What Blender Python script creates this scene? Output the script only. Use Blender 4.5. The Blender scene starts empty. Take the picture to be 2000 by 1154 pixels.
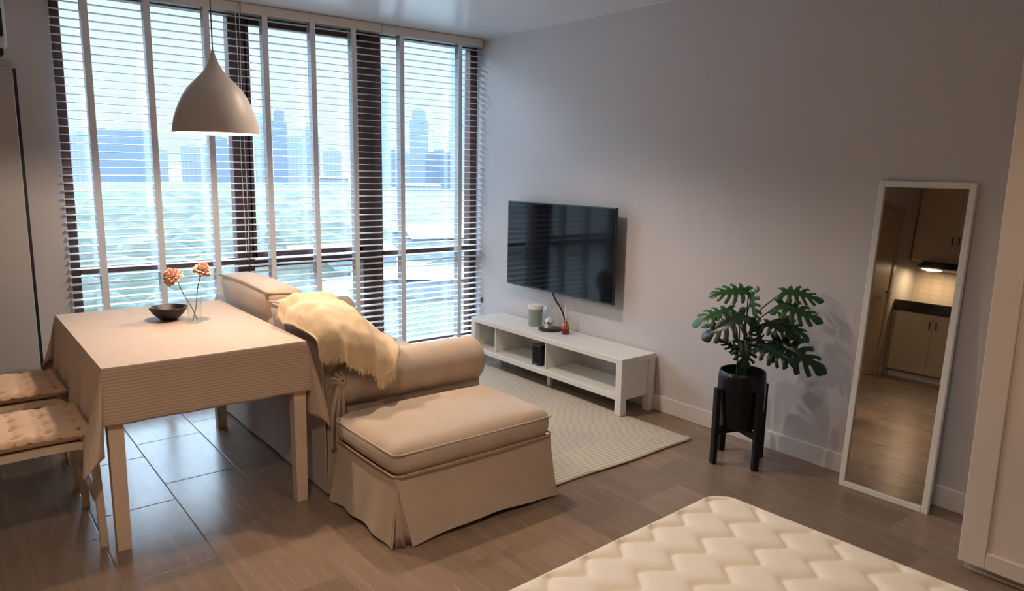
import bpy, bmesh, math, random
from mathutils import Vector, Matrix, noise
random.seed(7)
PI = math.pi
C = bpy.context.scene.collection

# ------------------------------------------------------------------ camera
F_PX, YAW, PITCH, ROLL, EYE = 1421.08, 0.675316, 0.171776, 0.0176042, 1.52
fw = Vector((math.sin(YAW)*math.cos(PITCH), math.cos(YAW)*math.cos(PITCH), -math.sin(PITCH)))
r0 = Vector((math.cos(YAW), -math.sin(YAW), 0)); u0 = r0.cross(fw)
rr = math.cos(ROLL)*r0 + math.sin(ROLL)*u0; uu = -math.sin(ROLL)*r0 + math.cos(ROLL)*u0
cam = bpy.data.objects.new('camera', bpy.data.cameras.new('camera')); C.objects.link(cam)
cam.matrix_world = Matrix(((rr.x, uu.x, -fw.x, 0), (rr.y, uu.y, -fw.y, 0), (rr.z, uu.z, -fw.z, EYE), (0, 0, 0, 1)))
cam.data.sensor_width = 36.0; cam.data.lens = F_PX/2000*36.0; cam.data.clip_end = 20000; cam.data.clip_start = .05
sc = bpy.context.scene
sc.camera = cam
sc.view_settings.view_transform = 'Standard'; sc.view_settings.look = 'None'
sc.view_settings.gamma = 1.0; sc.view_settings.use_curve_mapping = False
sc.view_settings.exposure = 0.85
sc.cycles.use_denoising = True
sc.cycles.max_bounces = 9; sc.cycles.diffuse_bounces = 4; sc.cycles.glossy_bounces = 4
sc.cycles.transmission_bounces = 6; sc.cycles.transparent_max_bounces = 16
sc.cycles.sample_clamp_indirect = 4.0; sc.cycles.caustics_reflective = False; sc.cycles.caustics_refractive = False

# ------------------------------------------------------------------ world: sky kept dim where visible, boosted overhead to light the room
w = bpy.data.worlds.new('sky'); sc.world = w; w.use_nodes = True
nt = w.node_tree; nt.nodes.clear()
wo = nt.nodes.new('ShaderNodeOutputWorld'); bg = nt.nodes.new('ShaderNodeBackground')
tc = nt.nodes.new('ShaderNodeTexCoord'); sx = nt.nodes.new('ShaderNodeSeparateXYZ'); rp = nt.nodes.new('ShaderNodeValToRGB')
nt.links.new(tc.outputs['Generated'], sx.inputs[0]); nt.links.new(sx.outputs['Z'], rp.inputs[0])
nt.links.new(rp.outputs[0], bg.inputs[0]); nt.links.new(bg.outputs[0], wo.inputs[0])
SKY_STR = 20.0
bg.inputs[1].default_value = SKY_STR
def st(e, c, first=None):
    el = first if first else rp.color_ramp.elements.new(e)
    el.position = e; el.color = (c[0]/SKY_STR, c[1]/SKY_STR, c[2]/SKY_STR, 1)
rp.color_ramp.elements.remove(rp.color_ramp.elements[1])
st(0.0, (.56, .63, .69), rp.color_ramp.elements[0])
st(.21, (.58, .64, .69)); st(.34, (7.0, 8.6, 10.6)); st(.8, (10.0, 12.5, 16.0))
# daylight portal just outside the glass (samples the sky, adds no light)
pl = bpy.data.lights.new('window_portal', 'AREA'); pl.shape = 'RECTANGLE'; pl.size = 3.1; pl.size_y = 2.5
pl.cycles.is_portal = True
po = bpy.data.objects.new('window_portal', pl); C.objects.link(po); po.location = (2.08, 5.2, 1.3)
po.rotation_euler = (-PI/2, 0, 0)

# ------------------------------------------------------------------ ceiling light positions (fixtures are built further down)
WARM = (1.0, .80, .62)
PENDANT = (1.045, 3.45)
PEND_W, HOOD_W = 22, 3
DOWNLIGHTS = [(2.0, 3.3, 75), (1.9, .9, 24), (.1, 1.1, 78), (.1, -.8, 20)]

# ------------------------------------------------------------------ helpers
def mat(name, col, rough=.6, metal=0.0, spec=.5, noise_amt=0.0, noise_scale=20, bump=0.0, bump_scale=200, trans=0.0, emit=None, sheen=0, coat=0):
    m = bpy.data.materials.new(name); m.use_nodes = True
    n = m.node_tree; b = n.nodes['Principled BSDF']
    b.inputs['Base Color'].default_value = (*col, 1); b.inputs['Roughness'].default_value = rough
    b.inputs['Metallic'].default_value = metal; b.inputs['Specular IOR Level'].default_value = spec
    if sheen: b.inputs['Sheen Weight'].default_value = sheen
    if coat: b.inputs['Coat Weight'].default_value = coat
    if trans: b.inputs['Transmission Weight'].default_value = trans
    if emit: b.inputs['Emission Color'].default_value = (*emit[0], 1); b.inputs['Emission Strength'].default_value = emit[1]
    t = n.nodes.new('ShaderNodeTexCoord')
    if noise_amt:
        no = n.nodes.new('ShaderNodeTexNoise'); no.inputs['Scale'].default_value = noise_scale; no.inputs['Detail'].default_value = 4
        n.links.new(t.outputs['Object'], no.inputs['Vector'])
        mx = n.nodes.new('ShaderNodeMix'); mx.data_type = 'RGBA'
        mx.inputs[6].default_value = (*[c*(1-noise_amt) for c in col], 1); mx.inputs[7].default_value = (*[min(1, c*(1+noise_amt)) for c in col], 1)
        n.links.new(no.outputs[0], mx.inputs[0]); n.links.new(mx.outputs[2], b.inputs['Base Color'])
    if bump:
        nb = n.nodes.new('ShaderNodeTexNoise'); nb.inputs['Scale'].default_value = bump_scale; nb.inputs['Detail'].default_value = 2
        n.links.new(t.outputs['Object'], nb.inputs['Vector'])
        bu = n.nodes.new('ShaderNodeBump'); bu.inputs['Strength'].default_value = bump; bu.inputs['Distance'].default_value = .002
        n.links.new(nb.outputs[0], bu.inputs['Height']); n.links.new(bu.outputs[0], b.inputs['Normal'])
    return m
def weave(name, col, col2, scale=700, rough=.85, bump=.25):
    """fabric: fine crossing threads and slow colour variation"""
    m = mat(name, col, rough, sheen=.2); n = m.node_tree; b = n.nodes['Principled BSDF']
    t = n.nodes.new('ShaderNodeTexCoord')
    n1 = n.nodes.new('ShaderNodeTexNoise'); n1.inputs['Scale'].default_value = 9; n1.inputs['Detail'].default_value = 5
    n2 = n.nodes.new('ShaderNodeTexNoise'); n2.inputs['Scale'].default_value = scale; n2.inputs['Detail'].default_value = 1
    n.links.new(t.outputs['Object'], n1.inputs[0]); n.links.new(t.outputs['Object'], n2.inputs[0])
    ad = n.nodes.new('ShaderNodeMath'); ad.operation = 'ADD'; n.links.new(n1.outputs[0], ad.inputs[0]); n.links.new(n2.outputs[0], ad.inputs[1])
    mr = n.nodes.new('ShaderNodeMapRange'); mr.inputs[1].default_value = .7; mr.inputs[2].default_value = 1.3
    n.links.new(ad.outputs[0], mr.inputs[0])
    mx = n.nodes.new('ShaderNodeMix'); mx.data_type = 'RGBA'; mx.inputs[6].default_value = (*col, 1); mx.inputs[7].default_value = (*col2, 1)
    n.links.new(mr.outputs[0], mx.inputs[0]); n.links.new(mx.outputs[2], b.inputs['Base Color'])
    bu = n.nodes.new('ShaderNodeBump'); bu.inputs['Strength'].default_value = bump; bu.inputs['Distance'].default_value = .001
    n.links.new(n2.outputs[0], bu.inputs['Height']); n.links.new(bu.outputs[0], b.inputs['Normal'])
    return m
def obj(name, bm, m, parent=None, smooth=False, loc=None, fix=True):
    me = bpy.data.meshes.new(name)
    if fix: bmesh.ops.recalc_face_normals(bm, faces=bm.faces)
    bm.to_mesh(me); bm.free()
    for mm in (m if isinstance(m, (list, tuple)) else [m]): me.materials.append(mm)
    if smooth:
        for p in me.polygons: p.use_smooth = True
        try: me.set_sharp_from_angle(angle=math.radians(smooth if smooth > 1 else 40))
        except Exception: pass
    o = bpy.data.objects.new(name, me); C.objects.link(o)
    if parent: o.parent = parent
    if loc: o.location = loc
    return o
def tag(o, label, cat, group=None, kind=None):
    o['label'] = label; o['category'] = cat
    if group: o['group'] = group
    if kind: o['kind'] = kind
    return o
def thing(name, label, cat, loc=(0, 0, 0), rz=0, group=None):
    o = bpy.data.objects.new(name, None); C.objects.link(o); o.location = loc; o.rotation_euler = (0, 0, rz); o.empty_display_size = .05
    return tag(o, label, cat, group)
def struct(o): o['kind'] = 'structure'; return o
def box(bm, x0, x1, y0, y1, z0, z1, bev=0, seg=2):
    vs = [bm.verts.new((x, y, z)) for x in (x0, x1) for y in (y0, y1) for z in (z0, z1)]
    fs = [bm.faces.new([vs[i] for i in q]) for q in ((0,1,3,2),(4,6,7,5),(0,4,5,1),(2,3,7,6),(0,2,6,4),(1,5,7,3))]
    if bev:
        es = list({e for f in fs for e in f.edges})
        bmesh.ops.bevel(bm, geom=es, offset=bev, segments=seg, affect='EDGES', profile=.5)
def B(*boxes, bev=0, seg=2):
    bm = bmesh.new()
    for b in boxes: box(bm, *b, bev=bev, seg=seg)
    return bm
def hexa(bm, pts):
    """8 points: bottom ring 0-3, top ring 4-7"""
    vs = [bm.verts.new(p) for p in pts]
    for q in ((0,1,2,3),(4,5,6,7),(0,1,5,4),(1,2,6,5),(2,3,7,6),(3,0,4,7)): bm.faces.new([vs[i] for i in q])
def lathe(bm, prof, cx=0, cy=0, seg=32, cap0=True, cap1=True, wob=None):
    rings = []
    for r, z in prof:
        rings.append([bm.verts.new((cx + r*math.cos(2*PI*i/seg), cy + r*math.sin(2*PI*i/seg), z)) for i in range(seg)])
    for a, b in zip(rings, rings[1:]):
        for i in range(seg): bm.faces.new((a[i], a[(i+1) % seg], b[(i+1) % seg], b[i]))
    if cap0: bm.faces.new(rings[0][::-1])
    if cap1: bm.faces.new(rings[-1])
def tube(bm, pts, rad, seg=8, caps=True):
    pts = [Vector(p) for p in pts]; n = len(pts)
    rad = rad if isinstance(rad, (list, tuple)) else [rad]*n
    t0 = (pts[1]-pts[0]).normalized(); up = Vector((0, 0, 1)) if abs(t0.z) < .9 else Vector((1, 0, 0))
    nrm = t0.cross(up).normalized(); rings = []
    for i, p in enumerate(pts):
        t = (pts[min(i+1, n-1)] - pts[max(i-1, 0)]).normalized()
        nrm = (nrm - t*nrm.dot(t)).normalized(); bi = t.cross(nrm)
        rings.append([bm.verts.new(p + rad[i]*(math.cos(2*PI*k/seg)*nrm + math.sin(2*PI*k/seg)*bi)) for k in range(seg)])
    for a, b in zip(rings, rings[1:]):
        for k in range(seg): bm.faces.new((a[k], a[(k+1) % seg], b[(k+1) % seg], b[k]))
    if caps: bm.faces.new(rings[0][::-1]); bm.faces.new(rings[-1])
def bez(pts, n=12):
    """Catmull-Rom through points"""
    P = [Vector(p) for p in pts]; P = [2*P[0]-P[1]] + P + [2*P[-1]-P[-2]]; out = []
    for i in range(1, len(P)-2):
        for k in range(n):
            t = k/n; a, b, c, d = P[i-1], P[i], P[i+1], P[i+2]
            out.append(.5*((2*b) + (c-a)*t + (2*a-5*b+4*c-d)*t*t + (3*b-a-3*c+d)*t**3))
    out.append(P[-2]); return out
def rbox(bm, x0, x1, y0, y1, z0, z1, r=.02, n=10, puff=(0, 0, 0), fn=None):
    """rounded soft box; puff bulges each pair of faces; fn(v) final deformation"""
    c = Vector(((x0+x1)/2, (y0+y1)/2, (z0+z1)/2)); h = Vector(((x1-x0)/2, (y1-y0)/2, (z1-z0)/2)); r = min(r, min(h)*.999)
    ax = []
    for k in range(3):
        e = [-h[k], -h[k]+.3*r, -h[k]+.65*r]; m = [-h[k]+r + (2*h[k]-2*r)*i/n for i in range(n+1)]
        l = e + m + [-v for v in e[::-1]]; ax.append(l)
    vm = {}
    def V(i, j, k):
        key = (i, j, k)
        if key not in vm:
            p = Vector((ax[0][i], ax[1][j], ax[2][k])); q = Vector([max(-h[a]+r, min(h[a]-r, p[a])) for a in range(3)])
            d = p-q; p = q + d.normalized()*r if d.length > 1e-9 else p
            a, b, g = p.x/h.x, p.y/h.y, p.z/h.z
            s = lambda t: max(0, 1-t*t)
            p = Vector((p.x + puff[0]*a*s(b)*s(g), p.y + puff[1]*b*s(a)*s(g), p.z + puff[2]*g*s(a)*s(b)))
            p += c
            if fn: p = fn(p)
            vm[key] = bm.verts.new(p)
        return vm[key]
    L = [len(a)-1 for a in ax]
    for k in (0, L[2]):
        for i in range(L[0]):
            for j in range(L[1]): bm.faces.new((V(i,j,k), V(i+1,j,k), V(i+1,j+1,k), V(i,j+1,k)))
    for j in (0, L[1]):
        for i in range(L[0]):
            for k in range(L[2]): bm.faces.new((V(i,j,k), V(i+1,j,k), V(i+1,j,k+1), V(i,j,k+1)))
    for i in (0, L[0]):
        for j in range(L[1]):
            for k in range(L[2]): bm.faces.new((V(i,j,k), V(i,j+1,k), V(i,j+1,k+1), V(i,j,k+1)))
def grid(bm, nu, nv, f, thick=0, uvf=None):
    """surface f(u,v) u,v in 0..1 ; optional thickness handled with a modifier later"""
    vs = [[bm.verts.new(f(i/nu, j/nv)) for j in range(nv+1)] for i in range(nu+1)]
    uvl = bm.loops.layers.uv.verify() if uvf else None
    for i in range(nu):
        for j in range(nv):
            fc = bm.faces.new((vs[i][j], vs[i+1][j], vs[i+1][j+1], vs[i][j+1]))
            if uvf:
                for lp, (a, b) in zip(fc.loops, ((i,j),(i+1,j),(i+1,j+1),(i,j+1))): lp[uvl].uv = uvf(a/nu, b/nv)
    return vs
def solid(o, t, off=0):
    m = o.modifiers.new('thickness', 'SOLIDIFY'); m.thickness = t; m.offset = off; return o
def copy_tree(o, parent=None):
    c = o.copy(); C.objects.link(c)
    if parent: c.parent = parent
    for ch in list(o.children): copy_tree(ch, c)
    return c

# ------------------------------------------------------------------ materials
def wall_mat(name, col, rough=.42, spec=.35):
    m = mat(name, col, rough, spec=spec, noise_amt=.03, noise_scale=3, bump=.12, bump_scale=60)
    return m
M = {}
M['wall'] = wall_mat('grey_wall_paint', (.60, .565, .57))
M['ceil'] = mat('satin_ceiling_paint', (.62, .64, .66), .28, spec=.45, bump=.04, bump_scale=6)
M['white'] = mat('white_lacquer', (.74, .72, .68), .35, noise_amt=.02, noise_scale=8)
M['trimw'] = mat('white_trim_paint', (.72, .68, .64), .4, noise_amt=.02)
M['cab'] = mat('light_grey_cabinet', (.40, .385, .385), .45, noise_amt=.02)
M['cream'] = mat('cream_wardrobe_foil', (.74, .62, .52), .42, noise_amt=.015, noise_scale=4)
M['blind'] = mat('white_blind_slat', (.66, .665, .67), .38, noise_amt=.02)
M['tape'] = mat('grey_cloth_tape', (.74, .75, .78), .85, bump=.3, bump_scale=900)
M['frame'] = mat('dark_bronze_aluminium', (.075, .034, .026), .35, metal=.2, noise_amt=.1)
M['black'] = mat('black_paint', (.008, .008, .010), .38, noise_amt=.1)
M['blackwood'] = mat('black_stained_wood', (.005, .005, .006), .5, spec=.3, noise_amt=.3, noise_scale=30, bump=.2)
M['tv'] = mat('tv_glass', (.003, .004, .007), .08, spec=.24, noise_amt=.05)
M['tvb'] = mat('tv_black_plastic', (.01, .01, .012), .3, noise_amt=.05)
M['sofa'] = weave('beige_sofa_cotton', (.47, .355, .265), (.55, .42, .32))
M['pipe'] = weave('beige_piping', (.44, .30, .20), (.50, .35, .24))
M['greyfab'] = weave('taupe_sofa_back', (.45, .345, .265), (.52, .40, .31))
M['blanket'] = weave('cream_wool', (.70, .50, .30), (.80, .60, .38), scale=260, bump=1.0)
M['pine'] = mat('pale_pine', (.72, .56, .41), .45, noise_amt=.12, noise_scale=14, bump=.05)
M['cush'] = weave('peach_cushion_cotton', (.58, .37, .235), (.64, .43, .28))
M['shade'] = mat('taupe_enamel_shade', (.70, .63, .58), .45, noise_amt=.02)
M['shadein'] = mat('white_shade_inside', (.85, .82, .76), .5, noise_amt=.01)
M['cordm'] = mat('grey_cord', (.12, .10, .10), .6, noise_amt=.05)
M['bowl'] = mat('dark_turned_wood', (.016, .008, .007), .5, noise_amt=.5, noise_scale=40)
M['petal'] = mat('peach_petals', (.95, .60, .46), .7, noise_amt=.12, noise_scale=120)
M['stem'] = mat('green_stem', (.05, .10, .045), .5, noise_amt=.2)
M['leaf'] = mat('monstera_leaf', (.006, .026, .011), .32, noise_amt=.55, noise_scale=9)
M['leaf2'] = mat('young_monstera_leaf', (.020, .085, .020), .35, noise_amt=.5, noise_scale=9)
M['soil'] = mat('dark_soil', (.02, .014, .01), .95, noise_amt=.5, noise_scale=80, bump=1)
M['matt'] = mat('quilted_mattress_cotton', (.71, .625, .52), .75, noise_amt=.04, noise_scale=5, bump=.2, bump_scale=500, sheen=.2)
M['chrome'] = mat('brushed_steel', (.5, .5, .5), .3, metal=1, noise_amt=.05)
M['counter'] = mat('dark_granite', (.035, .028, .022), .2, noise_amt=.7, noise_scale=90)
M['acw'] = mat('white_ac_plastic', (.62, .62, .64), .4, noise_amt=.02)
M['kit'] = mat('beige_kitchen_foil', (.62, .50, .36), .42, noise_amt=.02)
M['doorw'] = mat('tan_door', (.50, .38, .26), .4, noise_amt=.05)
M['mir'] = mat('mirror_silver', (.66, .63, .59), .015, metal=1, noise_amt=.01)
M['bulb'] = mat('lit_bulb', (1, 1, 1), .5, emit=((1, .80, .55), 14), noise_amt=.01)
M['downl'] = mat('lit_diffuser', (1, 1, 1), .5, emit=((1, .80, .55), 9), noise_amt=.01)

def glass_thin(name, tint=(.93, .97, .98), refl=.10):
    m = bpy.data.materials.new(name); m.use_nodes = True; n = m.node_tree; n.nodes.clear()
    o = n.nodes.new('ShaderNodeOutputMaterial'); mx = n.nodes.new('ShaderNodeMixShader')
    t = n.nodes.new('ShaderNodeBsdfTransparent'); t.inputs[0].default_value = (*tint, 1)
    g = n.nodes.new('ShaderNodeBsdfGlossy'); g.inputs['Roughness'].default_value = .02; g.inputs[0].default_value = (1, 1, 1, 1)
    lw = n.nodes.new('ShaderNodeLayerWeight'); lw.inputs[0].default_value = .5
    pw = n.nodes.new('ShaderNodeMath'); pw.operation = 'POWER'; pw.inputs[1].default_value = 4.0; n.links.new(lw.outputs['Facing'], pw.inputs[0])
    ml = n.nodes.new('ShaderNodeMath'); ml.operation = 'MULTIPLY_ADD'; ml.inputs[1].default_value = refl*3; ml.inputs[2].default_value = .05
    n.links.new(pw.outputs[0], ml.inputs[0]); n.links.new(ml.outputs[0], mx.inputs[0])
    n.links.new(t.outputs[0], mx.inputs[1]); n.links.new(g.outputs[0], mx.inputs[2]); n.links.new(mx.outputs[0], o.inputs[0]); return m
M['pane'] = glass_thin('window_pane')
M['clear'] = glass_thin('clear_vase_glass', (.96, .98, .98), .12)
M['amber'] = mat('purple_amber_glass', (.22, .03, .08), .1, noise_amt=.3, trans=.35)

def node_math(n, op, a, b=None, c=None):
    m = n.nodes.new('ShaderNodeMath'); m.operation = op
    for i, v in enumerate((a, b, c)):
        if v is None: continue
        if isinstance(v, (int, float)): m.inputs[i].default_value = v
        else: n.links.new(v, m.inputs[i])
    return m.outputs[0]
def floor_material():
    m = bpy.data.materials.new('wood_look_floor_tile'); m.use_nodes = True; n = m.node_tree; b = n.nodes['Principled BSDF']
    t = n.nodes.new('ShaderNodeTexCoord'); s = n.nodes.new('ShaderNodeSeparateXYZ'); n.links.new(t.outputs['Object'], s.inputs[0])
    W_, L_ = .335, .62
    u = node_math(n, 'DIVIDE', node_math(n, 'SUBTRACT', s.outputs['X'], .765-20*W_), W_)
    row = node_math(n, 'FLOOR', u)
    v = node_math(n, 'SUBTRACT', node_math(n, 'DIVIDE', node_math(n, 'SUBTRACT', s.outputs['Y'], 3.32-20*L_), L_), node_math(n, 'MULTIPLY', row, .3225))
    fu = node_math(n, 'FRACT', u); fv = node_math(n, 'FRACT', v)
    du = node_math(n, 'MULTIPLY', node_math(n, 'MINIMUM', fu, node_math(n, 'SUBTRACT', 1.0, fu)), W_)
    dv = node_math(n, 'MULTIPLY', node_math(n, 'MINIMUM', fv, node_math(n, 'SUBTRACT', 1.0, fv)), L_)
    d = node_math(n, 'MINIMUM', du, dv)
    grout = node_math(n, 'LESS_THAN', d, .0026)
    cb = n.nodes.new('ShaderNodeCombineXYZ'); n.links.new(row, cb.inputs[0]); n.links.new(node_math(n, 'FLOOR', v), cb.inputs[1])
    wn = n.nodes.new('ShaderNodeTexWhiteNoise'); n.links.new(cb.outputs[0], wn.inputs[0])
    # grain runs along y, shifted tile by tile
    gx = n.nodes.new('ShaderNodeCombineXYZ')
    n.links.new(node_math(n, 'MULTIPLY', s.outputs['X'], 26.0), gx.inputs[0])
    n.links.new(node_math(n, 'MULTIPLY_ADD', s.outputs['Y'], 1.6, node_math(n, 'MULTIPLY', wn.outputs[0], 30.0)), gx.inputs[1])
    n.links.new(node_math(n, 'MULTIPLY', row, 3.7), gx.inputs[2])
    g1 = n.nodes.new('ShaderNodeTexNoise'); g1.inputs['Scale'].default_value = 1.0; g1.inputs['Detail'].default_value = 6; g1.inputs['Roughness'].default_value = .62
    n.links.new(gx.outputs[0], g1.inputs['Vector'])
    cr = n.nodes.new('ShaderNodeValToRGB'); e = cr.color_ramp.elements
    e[0].position = .25; e[0].color = (.20, .134, .094, 1); e[1].position = .82; e[1].color = (.305, .208, .145, 1)
    n.links.new(g1.outputs[0], cr.inputs[0])
    tone = n.nodes.new('ShaderNodeMix'); tone.data_type = 'RGBA'; tone.blend_type = 'MULTIPLY'; tone.inputs[0].default_value = 1
    tv = node_math(n, 'MULTIPLY_ADD', wn.outputs[0], .30, .82)
    cc = n.nodes.new('ShaderNodeCombineColor')
    for i in range(3): n.links.new(tv, cc.inputs[i])
    n.links.new(cr.outputs[0], tone.inputs[6]); n.links.new(cc.outputs[0], tone.inputs[7])
    mx = n.nodes.new('ShaderNodeMix'); mx.data_type = 'RGBA'; n.links.new(grout, mx.inputs[0])
    n.links.new(tone.outputs[2], mx.inputs[6]); mx.inputs[7].default_value = (.20, .17, .145, 1)
    n.links.new(mx.outputs[2], b.inputs['Base Color'])
    n.links.new(node_math(n, 'MULTIPLY_ADD', grout, .55, node_math(n, 'MULTIPLY_ADD', g1.outputs[0], .05, .245)), b.inputs['Roughness'])
    bu = n.nodes.new('ShaderNodeBump'); bu.inputs['Strength'].default_value = .5; bu.inputs['Distance'].default_value = .0015
    hh = node_math(n, 'ADD', node_math(n, 'MINIMUM', node_math(n, 'MULTIPLY', d, 220.0), 1.0), node_math(n, 'MULTIPLY', g1.outputs[0], .012))
    n.links.new(hh, bu.inputs['Height']); n.links.new(bu.outputs[0], b.inputs['Normal'])
    return m
M['floor'] = floor_material()
def stripe_material(name, c1, c2, period, axis='V', duty=.35, rough=.85, trans=0, bump=0, source='UV', soft=True):
    m = bpy.data.materials.new(name); m.use_nodes = True; n = m.node_tree; b = n.nodes['Principled BSDF']
    b.inputs['Roughness'].default_value = rough; b.inputs['Sheen Weight'].default_value = .15
    t = n.nodes.new('ShaderNodeTexCoord'); s = n.nodes.new('ShaderNodeSeparateXYZ'); n.links.new(t.outputs[source], s.inputs[0])
    x = s.outputs['X'] if axis == 'U' else s.outputs['Y']
    f = node_math(n, 'FRACT', node_math(n, 'DIVIDE', x, period))
    q = node_math(n, 'MULTIPLY_ADD', node_math(n, 'SINE', node_math(n, 'MULTIPLY', f, 2*PI)), .5, .5) if soft else node_math(n, 'LESS_THAN', f, duty)
    no = n.nodes.new('ShaderNodeTexNoise'); no.inputs['Scale'].default_value = 14; no.inputs['Detail'].default_value = 5
    n.links.new(t.outputs[source], no.inputs['Vector'])
    q2 = node_math(n, 'MULTIPLY', q, node_math(n, 'MULTIPLY_ADD', no.outputs[0], 1.0, .4))
    mx = n.nodes.new('ShaderNodeMix'); mx.data_type = 'RGBA'; n.links.new(q2, mx.inputs[0])
    mx.inputs[6].default_value = (*c1, 1); mx.inputs[7].default_value = (*c2, 1); n.links.new(mx.outputs[2], b.inputs['Base Color'])
    if bump:
        bu = n.nodes.new('ShaderNodeBump'); bu.inputs['Strength'].default_value = bump; bu.inputs['Distance'].default_value = .003
        n.links.new(q, bu.inputs['Height']); n.links.new(bu.outputs[0], b.inputs['Normal'])
    if trans:
        o = n.nodes['Material Output']; ms = n.nodes.new('ShaderNodeMixShader'); tr = n.nodes.new('ShaderNodeBsdfTranslucent')
        n.links.new(mx.outputs[2], tr.inputs[0]); ms.inputs[0].default_value = trans
        n.links.new(b.outputs[0], ms.inputs[1]); n.links.new(tr.outputs[0], ms.inputs[2]); n.links.new(ms.outputs[0], o.inputs[0])
    return m
M['cloth'] = stripe_material('striped_table_linen', (.70, .555, .44), (.55, .37, .255), .0125, 'V', trans=.12)
M['rug'] = stripe_material('ribbed_jute', (.58, .50, .39), (.40, .33, .24), .026, 'V', source='Object', bump=.6)

XW, YW, ZC = 3.574, 4.96, 2.53
# ------------------------------------------------------------------ room shell
struct(obj('floor', B((-3.3, XW, -1.6, 5.12, -.08, 0)), M['floor']))
struct(obj('ceiling', B((-3.3, XW, -1.6, 5.12, ZC, ZC+.08)), M['ceil']))
struct(obj('wall_right', B((XW, XW+.12, -1.72, 5.12, -.08, ZC+.08)), M['wall']))
struct(obj('wall_front', B((-3.42, XW, -1.72, -1.6, -.08, ZC+.08)), M['wall']))
struct(obj('wall_left', B((-3.42, -3.15, -1.6, 5.12, -.08, ZC+.08)), M['wall']))
# window wall: pier beside the glazing, plus the closed part behind the bathroom block
struct(obj('wall_back', B((-3.3, .622, 4.93, 5.12, 0, ZC), (.622, XW, 4.99, 5.12, 2.49, ZC), (.622, XW, 4.96, 5.12, 0, .10)), M['wall']))
struct(obj('wall_kitchen', B((-3.3, -.9, 3.655, 4.93, 0, ZC)), M['wall']))
struct(obj('baseboard_right', B((XW-.014, XW, -1.6, 4.90, 0, .103), bev=.004), M['trimw']))
struct(obj('baseboard_kitchen', B((-2.53, -2.28, 3.641, 3.655, 0, .09), (-1.31, -.9, 3.641, 3.655, 0, .09), bev=.003), M['trimw']))
struct(obj('trim_1', B((XW-.012, XW, -1.6, 4.86, ZC-.006, ZC)), M['trimw']))

# ------------------------------------------------------------------ glazing
GY0, GY1 = 4.96, 5.04
def frame_part(name, boxes, parent=None): 
    return obj(name, B(*boxes, bev=.003, seg=1), M['frame'], parent)
def window(idx, x0, x1, boxes, panes):
    f = struct(frame_part('window_%d' % idx, boxes))
    for (a, b, c, d) in panes:
        obj('window_pane', B((a, b, 5.000, 5.006, c, d)), M['pane'], f)
    return f
ZT = 2.49
window(1, .585, 1.66, [(.625, .675, GY0, GY1, .10, ZT), (1.60, 1.66, GY0, GY1, .10, ZT), (.672, 1.60, GY0, GY1, .855, .90), (.672, 1.60, GY0, GY1, .10, .15), (.672, 1.60, GY0, GY1, 2.46, ZT)],
       [(.672, 1.60, .15, .855), (.672, 1.60, .90, 2.46)])
window(2, 1.66, 2.62, [(1.66, 1.715, GY0, GY1, .10, ZT), (2.53, 2.62, GY0, GY1, .10, ZT), (1.715, 2.53, GY0, GY1, .825, .875), (1.715, 2.53, GY0, GY1, .10, .15), (1.715, 2.53, GY0, GY1, 2.46, ZT),
       (1.715, 2.53, GY0-.0, GY1-.02, .885, .93), (1.715, 2.53, GY0, GY1-.02, 2.415, 2.46), (1.70, 1.735, GY0, GY1-.02, .885, 2.46), (2.505, 2.53, GY0, GY1-.02, .885, 2.46)],
       [(1.715, 2.53, .15, .825), (1.735, 2.505, .93, 2.415)])
window(3, 2.62, 3.574, [(2.62, 2.70, GY0, GY1, .10, ZT), (3.505, 3.574, GY0, GY1, .10, ZT), (2.70, 3.505, GY0, GY1, .85, .893), (2.70, 3.505, GY0, GY1, .10, .15), (2.70, 3.505, GY0, GY1, 2.46, ZT)],
       [(2.70, 3.505, .15, .85), (2.70, 3.505, .893, 2.46)])
struct(obj('window_sill', B((.60, XW, 4.90, 4.96, 0, .095), bev=.003), M['black']))

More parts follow.
